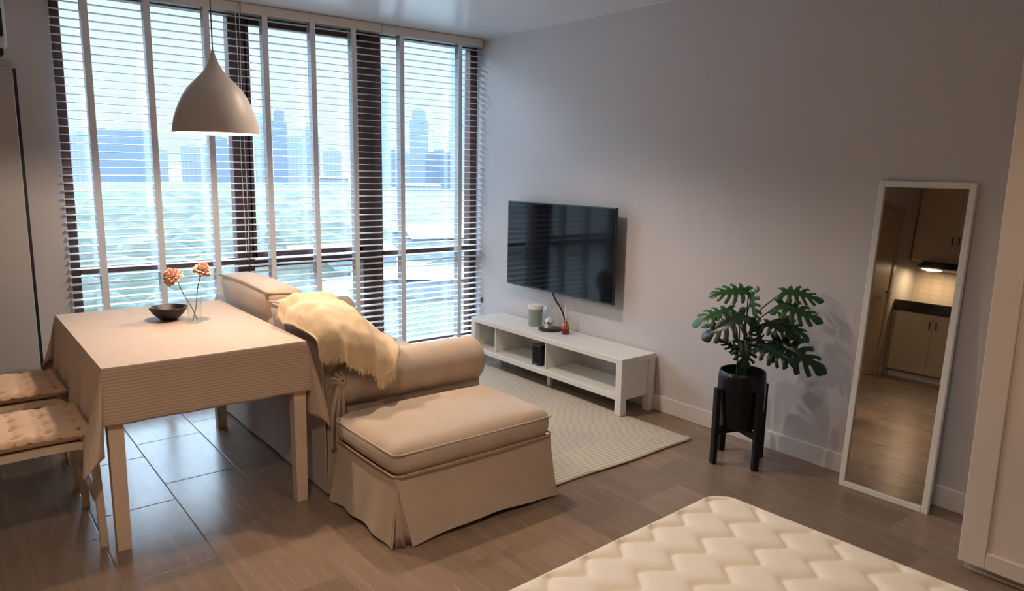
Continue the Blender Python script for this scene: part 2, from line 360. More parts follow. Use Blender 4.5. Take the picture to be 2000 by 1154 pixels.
# ------------------------------------------------------------------ venetian blinds
def blind(x0, x1, tapes, label, cord_x=None, zb=.16):
    t = thing('venetian_blind', label, 'blind', ((x0+x1)/2, 4.90, 0), group='white venetian blinds at the window')
    ox, oy = (x0+x1)/2, 4.90
    L = lambda *b: tuple([b[0]-ox, b[1]-ox, b[2]-oy, b[3]-oy, b[4], b[5]])
    obj('headrail', B(L(x0, x1, 4.868, 4.945, 2.468, ZC-.002), bev=.003), M['trimw'], t)
    bm = bmesh.new(); z = 2.445; k = 0
    while z > zb+.03:
        tilt = .05 + random.uniform(-.02, .02); dz = .025*math.sin(tilt); sag = random.uniform(-.0008, .0008)
        ya, yb = -.025, .025
        nseg = 10
        pr = None
        for i in range(nseg+1):
            x = x0-ox + .004 + (x1-x0-.008)*i/nseg; s = sag*math.sin(6*i/nseg)*1.5
            r = [bm.verts.new((x, ya, z-dz+s)), bm.verts.new((x, 0, z+.0016+s)), bm.verts.new((x, yb, z+dz+s)), bm.verts.new((x, yb, z+dz-.003+s)), bm.verts.new((x, 0, z-.0016+s)), bm.verts.new((x, ya, z-dz-.003+s))]
            if pr:
                for a in range(6): bm.faces.new((pr[a], pr[(a+1) % 6], r[(a+1) % 6], r[a]))
            else: bm.faces.new(r)
            pr = r
        bm.faces.new(pr); z -= .0455; k += 1
    obj('slats', bm, M['blind'], t)
    obj('bottom_rail', B(L(x0+.004, x1-.004, 4.875, 4.925, zb-.018, zb), bev=.004), M['blind'], t)
    for tx in tapes:
        obj('ladder_tape', B(L(tx-.018, tx+.018, 4.8715, 4.8727, zb, 2.468), L(tx-.018, tx+.018, 4.9273, 4.9285, zb, 2.468)), M['tape'], t)
    if cord_x:
        for dx in (0, .022):
            bm = bmesh.new(); tube(bm, [(cord_x+dx-ox + .004*math.sin(i*.9+dx*90), -.045, 2.468-i*.17) for i in range(10)], .0022, 6)
            obj('lift_cord', bm, M['trimw'], t)
    return t
blind(.605, 1.655, [.785, 1.110, 1.446], 'white wide-slat venetian blind with cloth tapes, leftmost of the three, behind the pendant lamp', 1.62)
blind(1.660, 2.655, [1.812, 2.138, 2.44], 'white wide-slat venetian blind, middle of the three, behind the sofa back')
blind(2.660, 3.566, [2.826, 3.348], 'white wide-slat venetian blind, rightmost of the three, ending at the grey television wall', zb=.135)
o = obj('cord_cleat', B((XW-.018, XW, 4.855, 4.869, .41, .455), bev=.004), M['cordm']); tag(o, 'tiny grey cord cleat fixed low on the wall beside the blind', 'cleat')

# ------------------------------------------------------------------ outdoors
def bmat(name, wallc, glassc, sx_, sz_):
    m = mat(name, wallc, .6); n = m.node_tree; b = n.nodes['Principled BSDF']
    t = n.nodes.new('ShaderNodeTexCoord'); s = n.nodes.new('ShaderNodeSeparateXYZ'); n.links.new(t.outputs['Object'], s.inputs[0])
    fx = node_math(n, 'FRACT', node_math(n, 'DIVIDE', node_math(n, 'ADD', s.outputs['X'], s.outputs['Y']), sx_)); fz = node_math(n, 'FRACT', node_math(n, 'DIVIDE', s.outputs['Z'], sz_))
    q = node_math(n, 'MULTIPLY', node_math(n, 'GREATER_THAN', fx, .35), node_math(n, 'GREATER_THAN', fz, .3))
    mx = n.nodes.new('ShaderNodeMix'); mx.data_type = 'RGBA'; n.links.new(q, mx.inputs[0]); mx.inputs[6].default_value = (*wallc, 1); mx.inputs[7].default_value = (*glassc, 1)
    n.links.new(mx.outputs[2], b.inputs['Base Color']); return m
BM_ = [bmat('hazed_pale_blue_tower', (.080, .106, .138), (.066, .094, .130), 6, 3.6), bmat('hazed_blue_tower', (.064, .089, .124), (.053, .078, .115), 5, 3.6),  # distance haze is put into these blue-grey tower colours
       bmat('hazed_white_tower', (.115, .133, .155), (.078, .105, .138), 7, 3.6), bmat('hazed_faint_tower', (.098, .128, .158), (.09, .12, .152), 9, 4)]
GZ = -32.0
def building(x, y, wdt, top, mi, label, steps=1, dep=None, group=None):
    dep = dep or wdt*.8; a = -math.atan2(x, y)
    t = thing('office_tower', label, 'building', (x, y, GZ), a, group); h = top-GZ
    bm = bmesh.new(); box(bm, -wdt/2, wdt/2, 0, dep, 0, h*.86 if steps > 1 else h)
    if steps > 1: box(bm, -wdt*.36, wdt*.36, dep*.1, dep*.9, h*.86, h)
    obj('tower_body', bm, BM_[mi], t)
    bm = bmesh.new(); box(bm, -wdt*.2, wdt*.15, dep*.3, dep*.6, h, h+4); obj('roof_plant', bm, BM_[2], t)
SK = [
 (205, 1385, 35, 46, 2, 'pale apartment block on the skyline at the left end of the window', 1),
 (265, 1374, 84, 54, 1, 'wide blue slab block on the skyline between the two leftmost blind tapes', 1),
 (317, 1364, 24, 24, 2, 'low white tower just right of the wide blue slab block', 1),
 (365, 1350, 34, 30, 2, 'pale low tower under the left half of the pendant lamp shade', 1),
 (405, 1340, 46, 47, 1, 'blue tower block seen just below the pendant lamp shade', 2),
 (477, 1316, 27, 88, 0, 'blue tower right of the pendant shade, shorter of the tall pair', 1),
 (505, 1306, 25, 97, 1, 'blue tower right of the pendant shade, taller of the tall pair', 2),
 (527, 1297, 22, 52, 2, 'white narrow tower in the middle window right of the tall blue pair', 1),
 (553, 1286, 34, 69, 0, 'stepped blue tower in the centre of the middle window', 2),
 (589, 1270, 33, 31, 2, 'low pale tower in the right half of the middle window', 1),
 (635, 1247, 30, 47, 0, 'blue tower against the dark mullion at the right of the middle window', 1),
 (672, 1226, 40, 34, 1, 'low blue block at the left edge of the right window', 1),
 (706, 1210, 34, 26, 2, 'low white block left of the stepped tower in the right window', 1),
 (725, 1190, 34, 107, 0, 'stepped pale blue tower in the middle of the right window', 2),
 (745, 1150, 52, 30, 1, 'wide low blue block in front of the stepped tower in the right window', 1),
 (790, 1160, 31, 70, 2, 'pale tower between the stepped tower and the very tall tower', 1),
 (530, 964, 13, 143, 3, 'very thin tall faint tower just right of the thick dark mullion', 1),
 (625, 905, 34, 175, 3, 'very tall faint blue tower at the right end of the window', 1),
]
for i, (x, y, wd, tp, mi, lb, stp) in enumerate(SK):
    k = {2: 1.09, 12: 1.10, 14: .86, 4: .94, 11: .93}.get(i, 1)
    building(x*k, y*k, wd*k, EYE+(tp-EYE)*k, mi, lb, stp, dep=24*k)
def ground_mat():
    m = mat('hazy_city_ground', (.3, .4, .4), .9); n = m.node_tree; b = n.nodes['Principled BSDF']
    t = n.nodes.new('ShaderNodeTexCoord')
    no = n.nodes.new('ShaderNodeTexNoise'); no.inputs['Scale'].default_value = .02; no.inputs['Detail'].default_value = 6
    n.links.new(t.outputs['Object'], no.inputs[0]); cr = n.nodes.new('ShaderNodeValToRGB'); e = cr.color_ramp.elements
    e[0].position = .38; e[0].color = (.010, .017, .013, 1); e[1].position = .66; e[1].color = (.020, .025, .027, 1)
    n.links.new(no.outputs[0], cr.inputs[0]); n.links.new(cr.outputs[0], b.inputs['Base Color']); return m
struct(obj('ground', B((-2500, 9000, 20, 12000, GZ-1, GZ)), ground_mat()))
# park canopy: one lumpy sheet of crowns
M['canopy'] = mat('park_foliage', (.0080, .0165, .0100), .9, noise_amt=.6, noise_scale=.03)
bm = bmesh.new()
def can(u, v):
    d = 105*(1180/105)**v; a = -.05 + u*.66
    x, y = d*math.sin(a), d*math.cos(a); s = 1/(9+d*.012)
    z = GZ + 3 + 9*noise.noise(Vector((x*s*1.2, y*s*1.2, 0))) + 5*noise.noise(Vector((x*.01, y*.01, 3)))
    z += (0 if u < .62 else -9*(u-.62)/.38)
    return (x, y, max(GZ+1.2+.6*noise.noise(Vector((x*.2, y*.2, 0))), z))
grid(bm, 150, 170, can)
o = obj('tree_canopy', bm, M['canopy'], smooth=True); tag(o, 'hazy green park tree canopy stretching below the skyline', 'trees', kind='stuff')
M['roofw'] = mat('pale_flat_roof', (.062, .068, .074), .6, noise_amt=.1, noise_scale=.3)
M['roofr'] = mat('orange_roof', (.085, .048, .040), .7, noise_amt=.1, noise_scale=.3)
M['road'] = mat('pale_concrete_road', (.040, .047, .052), .7, noise_amt=.1, noise_scale=.2)
def hall(x, y, wx, dy, h, rz, wm, rm, label, cat='building'):
    t = thing('low_building', label, cat, (x, y, GZ), rz)
    obj('hall_body', B((-wx/2, wx/2, -dy/2, dy/2, 0, h)), wm, t)
    bm = bmesh.new(); hexa(bm, [(-wx/2-1, -dy/2-1, h), (wx/2+1, -dy/2-1, h), (wx/2+1, dy/2+1, h), (-wx/2-1, dy/2+1, h), (-wx/2-1, 0, h+2.2), (wx/2+1, 0, h+2.2), (wx/2+1, .3, h+2.2), (-wx/2-1, .3, h+2.2)])
    obj('hall_roof', bm, rm, t)
hall(97, 205, 30, 16, 8, -.2, BM_[2], M['roofw'], 'white flat-roofed hall low in the middle window left of the thick mullion')
hall(103, 158, 44, 13, 6, -.5, BM_[2], M['roofw'], 'long white roofed hall lowest in the right window')
hall(150, 222, 34, 15, 9, -.3, BM_[2], M['roofw'], 'white roofed hall beside the transom in the right window')
hall(168, 258, 40, 15, 8, -.45, BM_[0], M['roofw'], 'pale blue hall above the transom in the right window')
hall(548, 902, 60, 30, 8, -.4, BM_[2], M['roofr'], 'low orange roofed building at the foot of the skyline, right window')
hall(520, 1120, 46, 25, 14, -.4, BM_[2], M['roofr'], 'low orange roofed building at the foot of the skyline, middle window')
bm = bmesh.new()
def strip(bm, pts, wd, z):
    P = bez([(p[0], p[1], z) for p in pts], 10); pr = None
    for i, p in enumerate(P):
        t = (P[min(i+1, len(P)-1)]-P[max(i-1, 0)]).normalized(); s = Vector((-t.y, t.x, 0))*wd/2
        r = [bm.verts.new(p-s), bm.verts.new(p+s), bm.verts.new(p+s-Vector((0, 0, .6))), bm.verts.new(p-s-Vector((0, 0, .6)))]
        if pr:
            for a in range(4): bm.faces.new((pr[a], pr[(a+1) % 4], r[(a+1) % 4], r[a]))
        pr = r
strip(bm, [(40, 120), (90, 185), (160, 240), (300, 330), (520, 470)], 16, GZ+1.5)
strip(bm, [(150, 120), (150, 190), (190, 300), (320, 420)], 10, GZ+1.2)
struct(obj('road', bm, M['road']))

# ------------------------------------------------------------------ television wall: console, TV, things
def console():
    X0, X1, Y0, Y1, ZT_ = 3.245, 3.556, 2.955, 4.56, .378
    t = thing('tv_bench', 'long low white tv bench with open shelf against the grey wall', 'tv bench', ((X0+X1)/2, (Y0+Y1)/2, 0))
    ox, oy = (X0+X1)/2, (Y0+Y1)/2
    L = lambda b: (b[0]-ox, b[1]-ox, b[2]-oy, b[3]-oy, b[4], b[5])
    P = lambda n, *bs, m=M['white']: obj(n, B(*[L(b) for b in bs], bev=.003), m, t)
    P('bench_top', (X0, X1, Y0, Y1, .342, ZT_))
    P('lower_shelf', (X0+.002, X1-.002, Y0+.02, Y1-.02, .108, .145))
    P('side_panel', (X0+.012, X1-.01, Y0+.012, Y0+.034, .108, .342)); P('side_panel', (X0+.012, X1-.01, Y1-.034, Y1-.012, .108, .342))
    P('divider', (X0+.03, X1-.01, 3.70, 3.712, .145, .342)); P('divider', (X0+.03, X1-.01, 4.28, 4.292, .145, .342))
    for x in (X0, X1-.052):
        for y in (Y0, Y1-.052): P('leg', (x, x+.052, y, y+.052, .0125 if x < 3.4 else 0, .342))
    P('foot', (X0+.10, X0+.13, 3.73, 3.76, 0, .108))
console()
o = thing('set_top_box', 'small black box standing inside the tv bench by the divider', 'set-top box', (3.335, 3.815, .1455))
obj('box_body', B((-.05, .05, -.045, .045, 0, .15), bev=.005), M['tvb'], o); obj('box_front', B((-.053, -.05, -.035, .035, .02, .13)), M['tv'], o)
def tv():
    t = thing('television', 'large flat black television mounted on the grey wall', 'television', (3.47, 3.835, .965))
    hw, hh = .565, .320
    obj('screen', B((-.002, .0, -hw+.008, hw-.008, -hh+.014, hh-.008)), M['tv'], t)
    obj('bezel', B((0, .022, -hw, hw, -hh, hh), bev=.004), M['tvb'], t)
    obj('rear_housing', B((.022, .05, -hw*.7, hw*.7, -hh*.85, hh*.3), bev=.01), M['tvb'], t)
    obj('wall_bracket', B((.05, .1035, -.2, .2, -.18, .12)), M['tvb'], t)
tv()
bm = bmesh.new(); tube(bm, bez([(3.55, 3.98, .70), (3.545, 3.93, .60), (3.55, 3.84, .50), (3.545, 3.80, .40), (3.53, 3.80, .385)], 8), .006, 8)
o = obj('power_cable', bm, M['black'], smooth=True); tag(o, 'black cable curving from the television down to the tv bench', 'cable')
# candle tin
t = thing('candle_jar', 'grey-green round jar with a white lid on the tv bench', 'jar', (3.46, 4.035, .378))
bm = bmesh.new(); lathe(bm, [(.050, 0), (.054, .004), (.054, .125)], seg=32); obj('jar_body', bm, mat('grey_green_tin', (.26, .30, .28), .45, noise_amt=.05), t, smooth=True)
bm = bmesh.new(); lathe(bm, [(.0555, .1255), (.0565, .13), (.0565, .152), (.053, .155)], seg=32); obj('lid', bm, mat('white_lid', (.80, .80, .80), .4, noise_amt=.03), t, smooth=True)
# cloche
t = thing('glass_cloche', 'clear glass bell jar on a flat black round tray on the tv bench', 'bell jar', (3.44, 3.845, .378))
bm = bmesh.new(); lathe(bm, [(.078, 0), (.086, .004), (.086, .012), (.080, .016)], seg=40); obj('tray', bm, M['black'], t, smooth=True)
bm = bmesh.new(); lathe(bm, [(.064, .017), (.064, .10), (.060, .135), (.046, .165), (.024, .182), (.006, .187)], seg=36, cap0=False)
lathe(bm, [(.006, .188), (.010, .194), (.010, .202), (.004, .208)], seg=16); obj('glass_dome', bm, M['clear'], t, smooth=True)
t = thing('skull_figurine', 'small white skull figurine with black eye holes under the bell jar', 'figurine', (3.43, 3.85, .3952), rz=.3)
bone = mat('white_bone', (.82, .79, .74), .5, noise_amt=.05, noise_scale=60)
bm = bmesh.new(); bmesh.ops.create_icosphere(bm, subdivisions=3, radius=.034)
for v in bm.verts:
    x, y, z = v.co
    v.co = Vector((x*1.12, y*.92, z*.95 + .043))
    if z < -.008 and x < 0: v.co.y *= .72
bmesh.ops.create_cube(bm, size=.02, matrix=Matrix.Translation((-.028, 0, .014)) @ Matrix.Diagonal((1.1, 1.5, 1.0, 1)))
bmesh.ops.create_cube(bm, size=.02, matrix=Matrix.Translation((-.003, 0, .008)) @ Matrix.Diagonal((1.6, 1.6, .8, 1)))
obj('skull', bm, bone, t, smooth=True)
for s in (-1, 1):
    bm = bmesh.new(); bmesh.ops.create_icosphere(bm, subdivisions=2, radius=.0095, matrix=Matrix.Translation((-.0315, s*.013, .042)) @ Matrix.Diagonal((.6, 1, 1, 1))); obj('eye_socket', bm, M['black'], t, smooth=True)
# reed diffuser
t = thing('reed_diffuser', 'small amber and purple glass bottle of reed sticks on the tv bench', 'diffuser', (3.44, 3.685, .378))
bm = bmesh.new(); lathe(bm, [(.024, 0), (.027, .003), (.027, .05), (.022, .066), (.012, .078), (.011, .09)], seg=24); obj('bottle', bm, M['amber'], t, smooth=True)
bm = bmesh.new(); lathe(bm, [(.0275, .040), (.0278, .05), (.0225, .0668), (.0125, .0785)], seg=24, cap0=False, cap1=False); obj('amber_shoulder', bm, mat('amber_glass', (.42, .10, .03), .15, noise_amt=.2), t, smooth=True)
reed = mat('pale_reed', (.72, .60, .42), .7, noise_amt=.1)
for k, (a, b) in enumerate(((-.03, .05), (.02, .035), (.035, -.02), (-.02, -.03), (.005, .012))):
    bm = bmesh.new(); tube(bm, [(-a*.2, -b*.2, .05), (a, b, .20+.006*k)], .0022, 6); obj('reed_stick', bm, reed, t)

# ------------------------------------------------------------------ rug
bm = bmesh.new()
def rugf(u, v):
    x = 2.216 + 1.094*u; y = 2.455 + 2.2*v
    z = .0075 + .0012*noise.noise(Vector((x*5, y*5, 0))) + (.010*max(0, (u-.96)/.04)*max(0, (.03-v)/.03))
    return (x + .006*math.sin(v*17), y + .006*math.sin(u*9), z)
grid(bm, 80, 130, rugf); 
o = obj('rug', bm, M['rug'], smooth=True); solid(o, .007); tag(o, 'flat woven beige ribbed rug on the floor between sofa and tv bench', 'rug')

# ------------------------------------------------------------------ sofa
def skirt_panel(bm, a, b, outward, top, bot, flare, t=.006, n=24, wave=.006, lift=.012, e0=-.02, e1=.02):
    """hanging cloth from a to b (xy of the top edge); outward unit normal; curved free hem"""
    a = Vector((*a, 0)); b = Vector((*b, 0)); o_ = Vector((*outward, 0)); rows = 10; L = []
    along = (b-a).normalized()
    for side in (0, 1):
        vs = []
        for i in range(n+1):
            u = i/n; col = []
            for j in range(rows+1):
                v = j/rows; z = top + (bot-top)*v + lift*math.sin(PI*u)*v*v
                p = a.lerp(b, u) + along*((1-u)*e0 + u*e1)*v + o_*(flare*v**1.3 + wave*v*math.sin(u*17+1.3*v) - side*t); p.z = z; col.append(bm.verts.new(p))
            vs.append(col)
        L.append(vs)
    for s in (0, 1):
        for i in range(n):
            for j in range(rows): bm.faces.new((L[s][i][j], L[s][i+1][j], L[s][i+1][j+1], L[s][i][j+1]))
    for i in range(n): bm.faces.new((L[0][i][rows], L[0][i+1][rows], L[1][i+1][rows], L[1][i][rows])); bm.faces.new((L[0][i][0], L[0][i+1][0], L[1][i+1][0], L[1][i][0]))
    for i in (0, n):
        for j in range(rows): bm.faces.new((L[0][i][j], L[0][i][j+1], L[1][i][j+1], L[1][i][j]))
def roll(bm, x0, x1, y, z, r, axis='x', sq=1.0, n=26, seg=36, er=.02, flare=0):
    """bolster along an axis with rounded ends"""
    prof = [(0, r*.35), (0, r-er*1.2), (er*.25, r-er*.45), (er*.8, r-.002), (er*1.8, r)]
    Lx = x1-x0; P = [(d, q) for d, q in prof] + [(Lx*i/n, r*(1+.02*math.sin(i*1.3))) for i in range(2, n-1)] + [(Lx-d, q) for d, q in prof[::-1]]
    rings = []
    for d, q in P:
        ring = []
        for k in range(seg):
            a = 2*PI*k/seg; c, s = math.cos(a)*q, math.sin(a)*q*sq
            ring.append(bm.verts.new((x0+d, y+c, z+s) if axis == 'x' else (y+c, x0+d, z+s)))
        rings.append(ring)
    for a, b in zip(rings, rings[1:]):
        for k in range(seg): bm.faces.new((a[k], a[(k+1) % seg], b[(k+1) % seg], b[k]))
    bm.faces.new(rings[0]); bm.faces.new(rings[-1])
SY0, SY1, SX0, SX1 = 3.03, 4.62, 1.325, 2.22
def sofa():
    ox, oy = (SX0+SX1)/2, (SY0+SY1)/2
    t = thing('sofa', 'beige cotton covered two-seat sofa with rolled arms, its back to the table', 'sofa', (ox, oy, 0))
    def fin(name, bm, m=M['sofa'], s=True):
        for v in bm.verts: v.co -= Vector((ox, oy, 0))
        return obj(name, bm, m, t, smooth=s)
    # frame body
    bm = bmesh.new(); rbox(bm, SX0+.02, SX1-.03, SY0+.03, SY1-.03, .05, .33, .02, 6); fin('base', bm)
    # back frame
    def lean(p): p.x += -.02*max(0, (p.z-.3)/.5); return p
    bm = bmesh.new(); rbox(bm, SX0+.012, SX0+.16, SY0+.02, SY1-.02, .30, .755, .05, 10, (0, .0, .0), lean); fin('back_frame', bm, M['greyfab'])
    # rear cover falling to the floor
    bm = bmesh.new(); skirt_panel(bm, (SX0+.008, SY1-.01), (SX0+.008, SY0+.01), (-1, 0), .70, .012, .004, n=60, wave=.003, lift=.004); fin('rear_cover', bm, M['greyfab'])
    # arms
    for s, y in ((0, SY0), (1, SY1)):
        yc = y + (.055 if s == 0 else -.055); od = -1 if s == 0 else 1
        a = bmesh.new()
        ya, yb = (SY0+.012, SY0+.13) if s == 0 else (SY1-.13, SY1-.012)
        rbox(a, SX0+.03, SX1-.02, ya, yb, .06, .50, .02, 8); arm = fin('arm', a)
        b = bmesh.new(); roll(b, SX0+(.06 if s == 0 else .20), SX1+.005, yc, .524, .119, 'x', 1.0, er=.035); 
        for v in b.verts: v.co -= Vector((ox, oy, 0))
        obj('arm_roll', b, M['sofa'], arm, smooth=60)
        b = bmesh.new(); pts = [(SX1-.018, yc + .108*math.cos(2*PI*k/32), .524+.108*math.sin(2*PI*k/32)) for k in range(33)]
        tube(b, pts, .004, 6, False)
        for v in b.verts: v.co -= Vector((ox, oy, 0))
        obj('piping', b, M['pipe'], arm, smooth=True)
        b = bmesh.new(); skirt_panel(b, (SX0+.03, y-od*.0), (SX1-.01, y-od*.0), (0, od), .44, .012, .012, n=40); fin('skirt', b)
    bm = bmesh.new(); skirt_panel(bm, (SX1-.02, SY0+.02), (SX1-.02, SY1-.02), (1, 0), .30, .012, .03, n=40); fin('skirt', bm)
    # gathered tie at the back end of the near arm
    bm = bmesh.new(); cx, cy, cz = 1.392, 2.978, .562
    for k in range(9):
        a = 2*PI*k/9; tube(bm, bez([(cx+.006*math.cos(a), cy-.018, cz+.006*math.sin(a)), (cx+.020*math.cos(a), cy-.014, cz+.020*math.sin(a)), (cx+.034*math.cos(a), cy+.012, cz+.036*math.sin(a))], 4), [.007]*9, 6)
    for dx in (-.028, -.008, .014): tube(bm, bez([(cx+dx*.3, cy+.0, cz-.02), (cx+dx, cy+.004, cz-.10), (cx+dx*1.3, cy+.016, cz-.20), (cx+dx*1.2, cy+.026, cz-.33)], 5), [.010]*8+[.008]*8, 8)
    fin('gathered_tie', bm)
    # seat cushions
    for a, b in ((SY0+.145, 3.86), (3.87, SY1-.145)):
        bm = bmesh.new(); rbox(bm, SX0+.17, SX1+.01, a, b, .325, .475, .045, 10, (.01, .005, .018)); s_ = fin('seat_cushion', bm)
    # back cushions
    for a, b, top in ((3.64, 4.40, .885), (3.03, 3.625, .845)):
        def slump(p, a=a, b=b):
            k = max(0, (p.z-.48)/.4); p.x -= .075*k; return p
        bm = bmesh.new(); rbox(bm, SX0+.045, SX0+.265, a, b, .47, top, .05, 12, (.02, .006, .02), slump); cu = fin('back_cushion', bm)
        bm = bmesh.new(); m_ = .038; a = max(a, 3.30)
        zz = top-.004
        loop = [(SX0-.018, a+m_, zz), (SX0-.022, (a+b)/2, zz+.012), (SX0-.018, b-m_, zz), (SX0+.0, b-.012, zz-.01), (SX0+.13, b-.006, zz-.02)]
        loop = ([(SX0+.13, a+.006, zz-.02), (SX0+.0, a+.012, zz-.01)] if b > 4 else []) + loop
        tube(bm, bez(loop, 6), .0055, 6)
        for v in bm.verts: v.co -= Vector((ox, oy, 0))
        obj('piping', bm, M['pipe'], cu, smooth=True)
sofa()

# ------------------------------------------------------------------ footstool
def footstool():
    x0, x1, y0, y1 = 1.365, 2.175, 2.425, 2.935
    ox, oy = (x0+x1)/2, (y0+y1)/2
    t = thing('footstool', 'beige skirted footstool with a thick piped cushion in front of the sofa arm', 'footstool', (ox, oy, 0))
    def fin(name, bm, par=t, m=M['sofa'], s=True):
        for v in bm.verts: v.co -= Vector((ox, oy, 0))
        return obj(name, bm, m, par, smooth=s)
    bm = bmesh.new(); rbox(bm, x0+.01, x1-.01, y0+.01, y1-.01, .04, .285, .02, 4); fin('frame', bm)
    bm = bmesh.new(); rbox(bm, x0-.015, x1+.012, y0-.018, y1+.018, .287, .424, .055, 12, (.014, .014, .026)); cu = fin('cushion', bm)
    # piping loops following the rounded cushion
    for z, e in ((.392, -.012), (.303, -.0)):
        bm = bmesh.new(); P = []
        a0, a1, b0, b1, r = x0-.022, x1+.020, y0-.025, y1+.018, .035
        for cx, cy, s in ((a1-r, b0+r, -90), (a1-r, b1-r, 0), (a0+r, b1-r, 90), (a0+r, b0+r, 180)):
            for k in range(7):
                an = math.radians(s+15*k); P.append((cx+r*math.cos(an), cy+r*math.sin(an), z))
        out = []
        for p, q in zip(P, P[1:]+P[:1]):
            n_ = max(1, int((Vector(p)-Vector(q)).length/.05))
            for k in range(n_): out.append(Vector(p).lerp(Vector(q), k/n_))
        out.append(out[0])
        for p in out:   # follow the bulge
            a = (p.x-ox)/((a1-a0)/2); b = (p.y-oy)/((b1-b0)/2)
            zf = .35 if z > .39 else .3
            p.x += e*0 + (.012*zf*(1-b*b) if a > .9 else -.012*zf*(1-b*b) if a < -.9 else 0)*1.0
            p.y += (.012*zf*(1-a*a) if b > .9 else -.012*zf*(1-a*a) if b < -.9 else 0)
            p.x = ox + (p.x-ox)*.988; p.y = oy + (p.y-oy)*.982
        tube(bm, out, .0042, 6, False); fin('piping', bm, cu, M['sofa'] if z > .35 else M['pipe'])
    # skirt: four flared panels with box pleats at the corners
    fx, fy = .020, .020
    bm = bmesh.new(); skirt_panel(bm, (x0-.006, y0-.008), (x1+.006, y0-.008), (0, -1), .29, .006, .042, n=40, wave=.004, lift=.022, e0=.05); fin('skirt_panel', bm)
    bm = bmesh.new(); skirt_panel(bm, (x0-.008, y1+.006), (x0-.008, y0-.004), (-1, 0), .29, .006, .035, n=36, wave=.007, lift=.018); fin('skirt_panel', bm)
    bm = bmesh.new(); skirt_panel(bm, (x1+.008, y0-.004), (x1+.008, y1+.006), (1, 0), .29, .006, .030, n=36, wave=.006, lift=.012); fin('skirt_panel', bm)
    bm = bmesh.new(); skirt_panel(bm, (x0-.006, y1+.008), (x1+.006, y1+.008), (0, 1), .29, .006, .018, n=30, wave=.004); fin('skirt_panel', bm)
    for cx, cy, sx_, sy_ in ((x0, y0, -1, -1), (x1, y0, 1, -1), (x0, y1, -1, 1), (x1, y1, 1, 1)):
        bm = bmesh.new(); prof = []
        for k, (du, dv) in enumerate(((.085, -.004), (.045, .006), (.0, .0), (.012, .028), (-.012, .040), (.028, .012), (.0, .0), (.006, .045), (-.004, .085))):
            pass
        # zig-zag gusset filling the slit
        zz = [(.030, -.035), (.026, -.010), (.036, .012), (.014, .006), (.018, .028), (-.006, .018), (-.012, .034), (-.036, .016), (-.060, .034)]
        top = [Vector((cx + sx_*.002, cy + sy_*.002, .285)) for _ in zz]
        vt = []
        for j in range(6):
            v = j/5; vt.append([bm.verts.new((cx + sx_*(.002 + a*v), cy + sy_*(.002 + b*v), .285-.279*v)) for a, b in zz])
        for j in range(5):
            for k in range(len(zz)-1): bm.faces.new((vt[j][k], vt[j][k+1], vt[j+1][k+1], vt[j+1][k]))
        o = fin('corner_pleat', bm); solid(o, .004)
footstool()

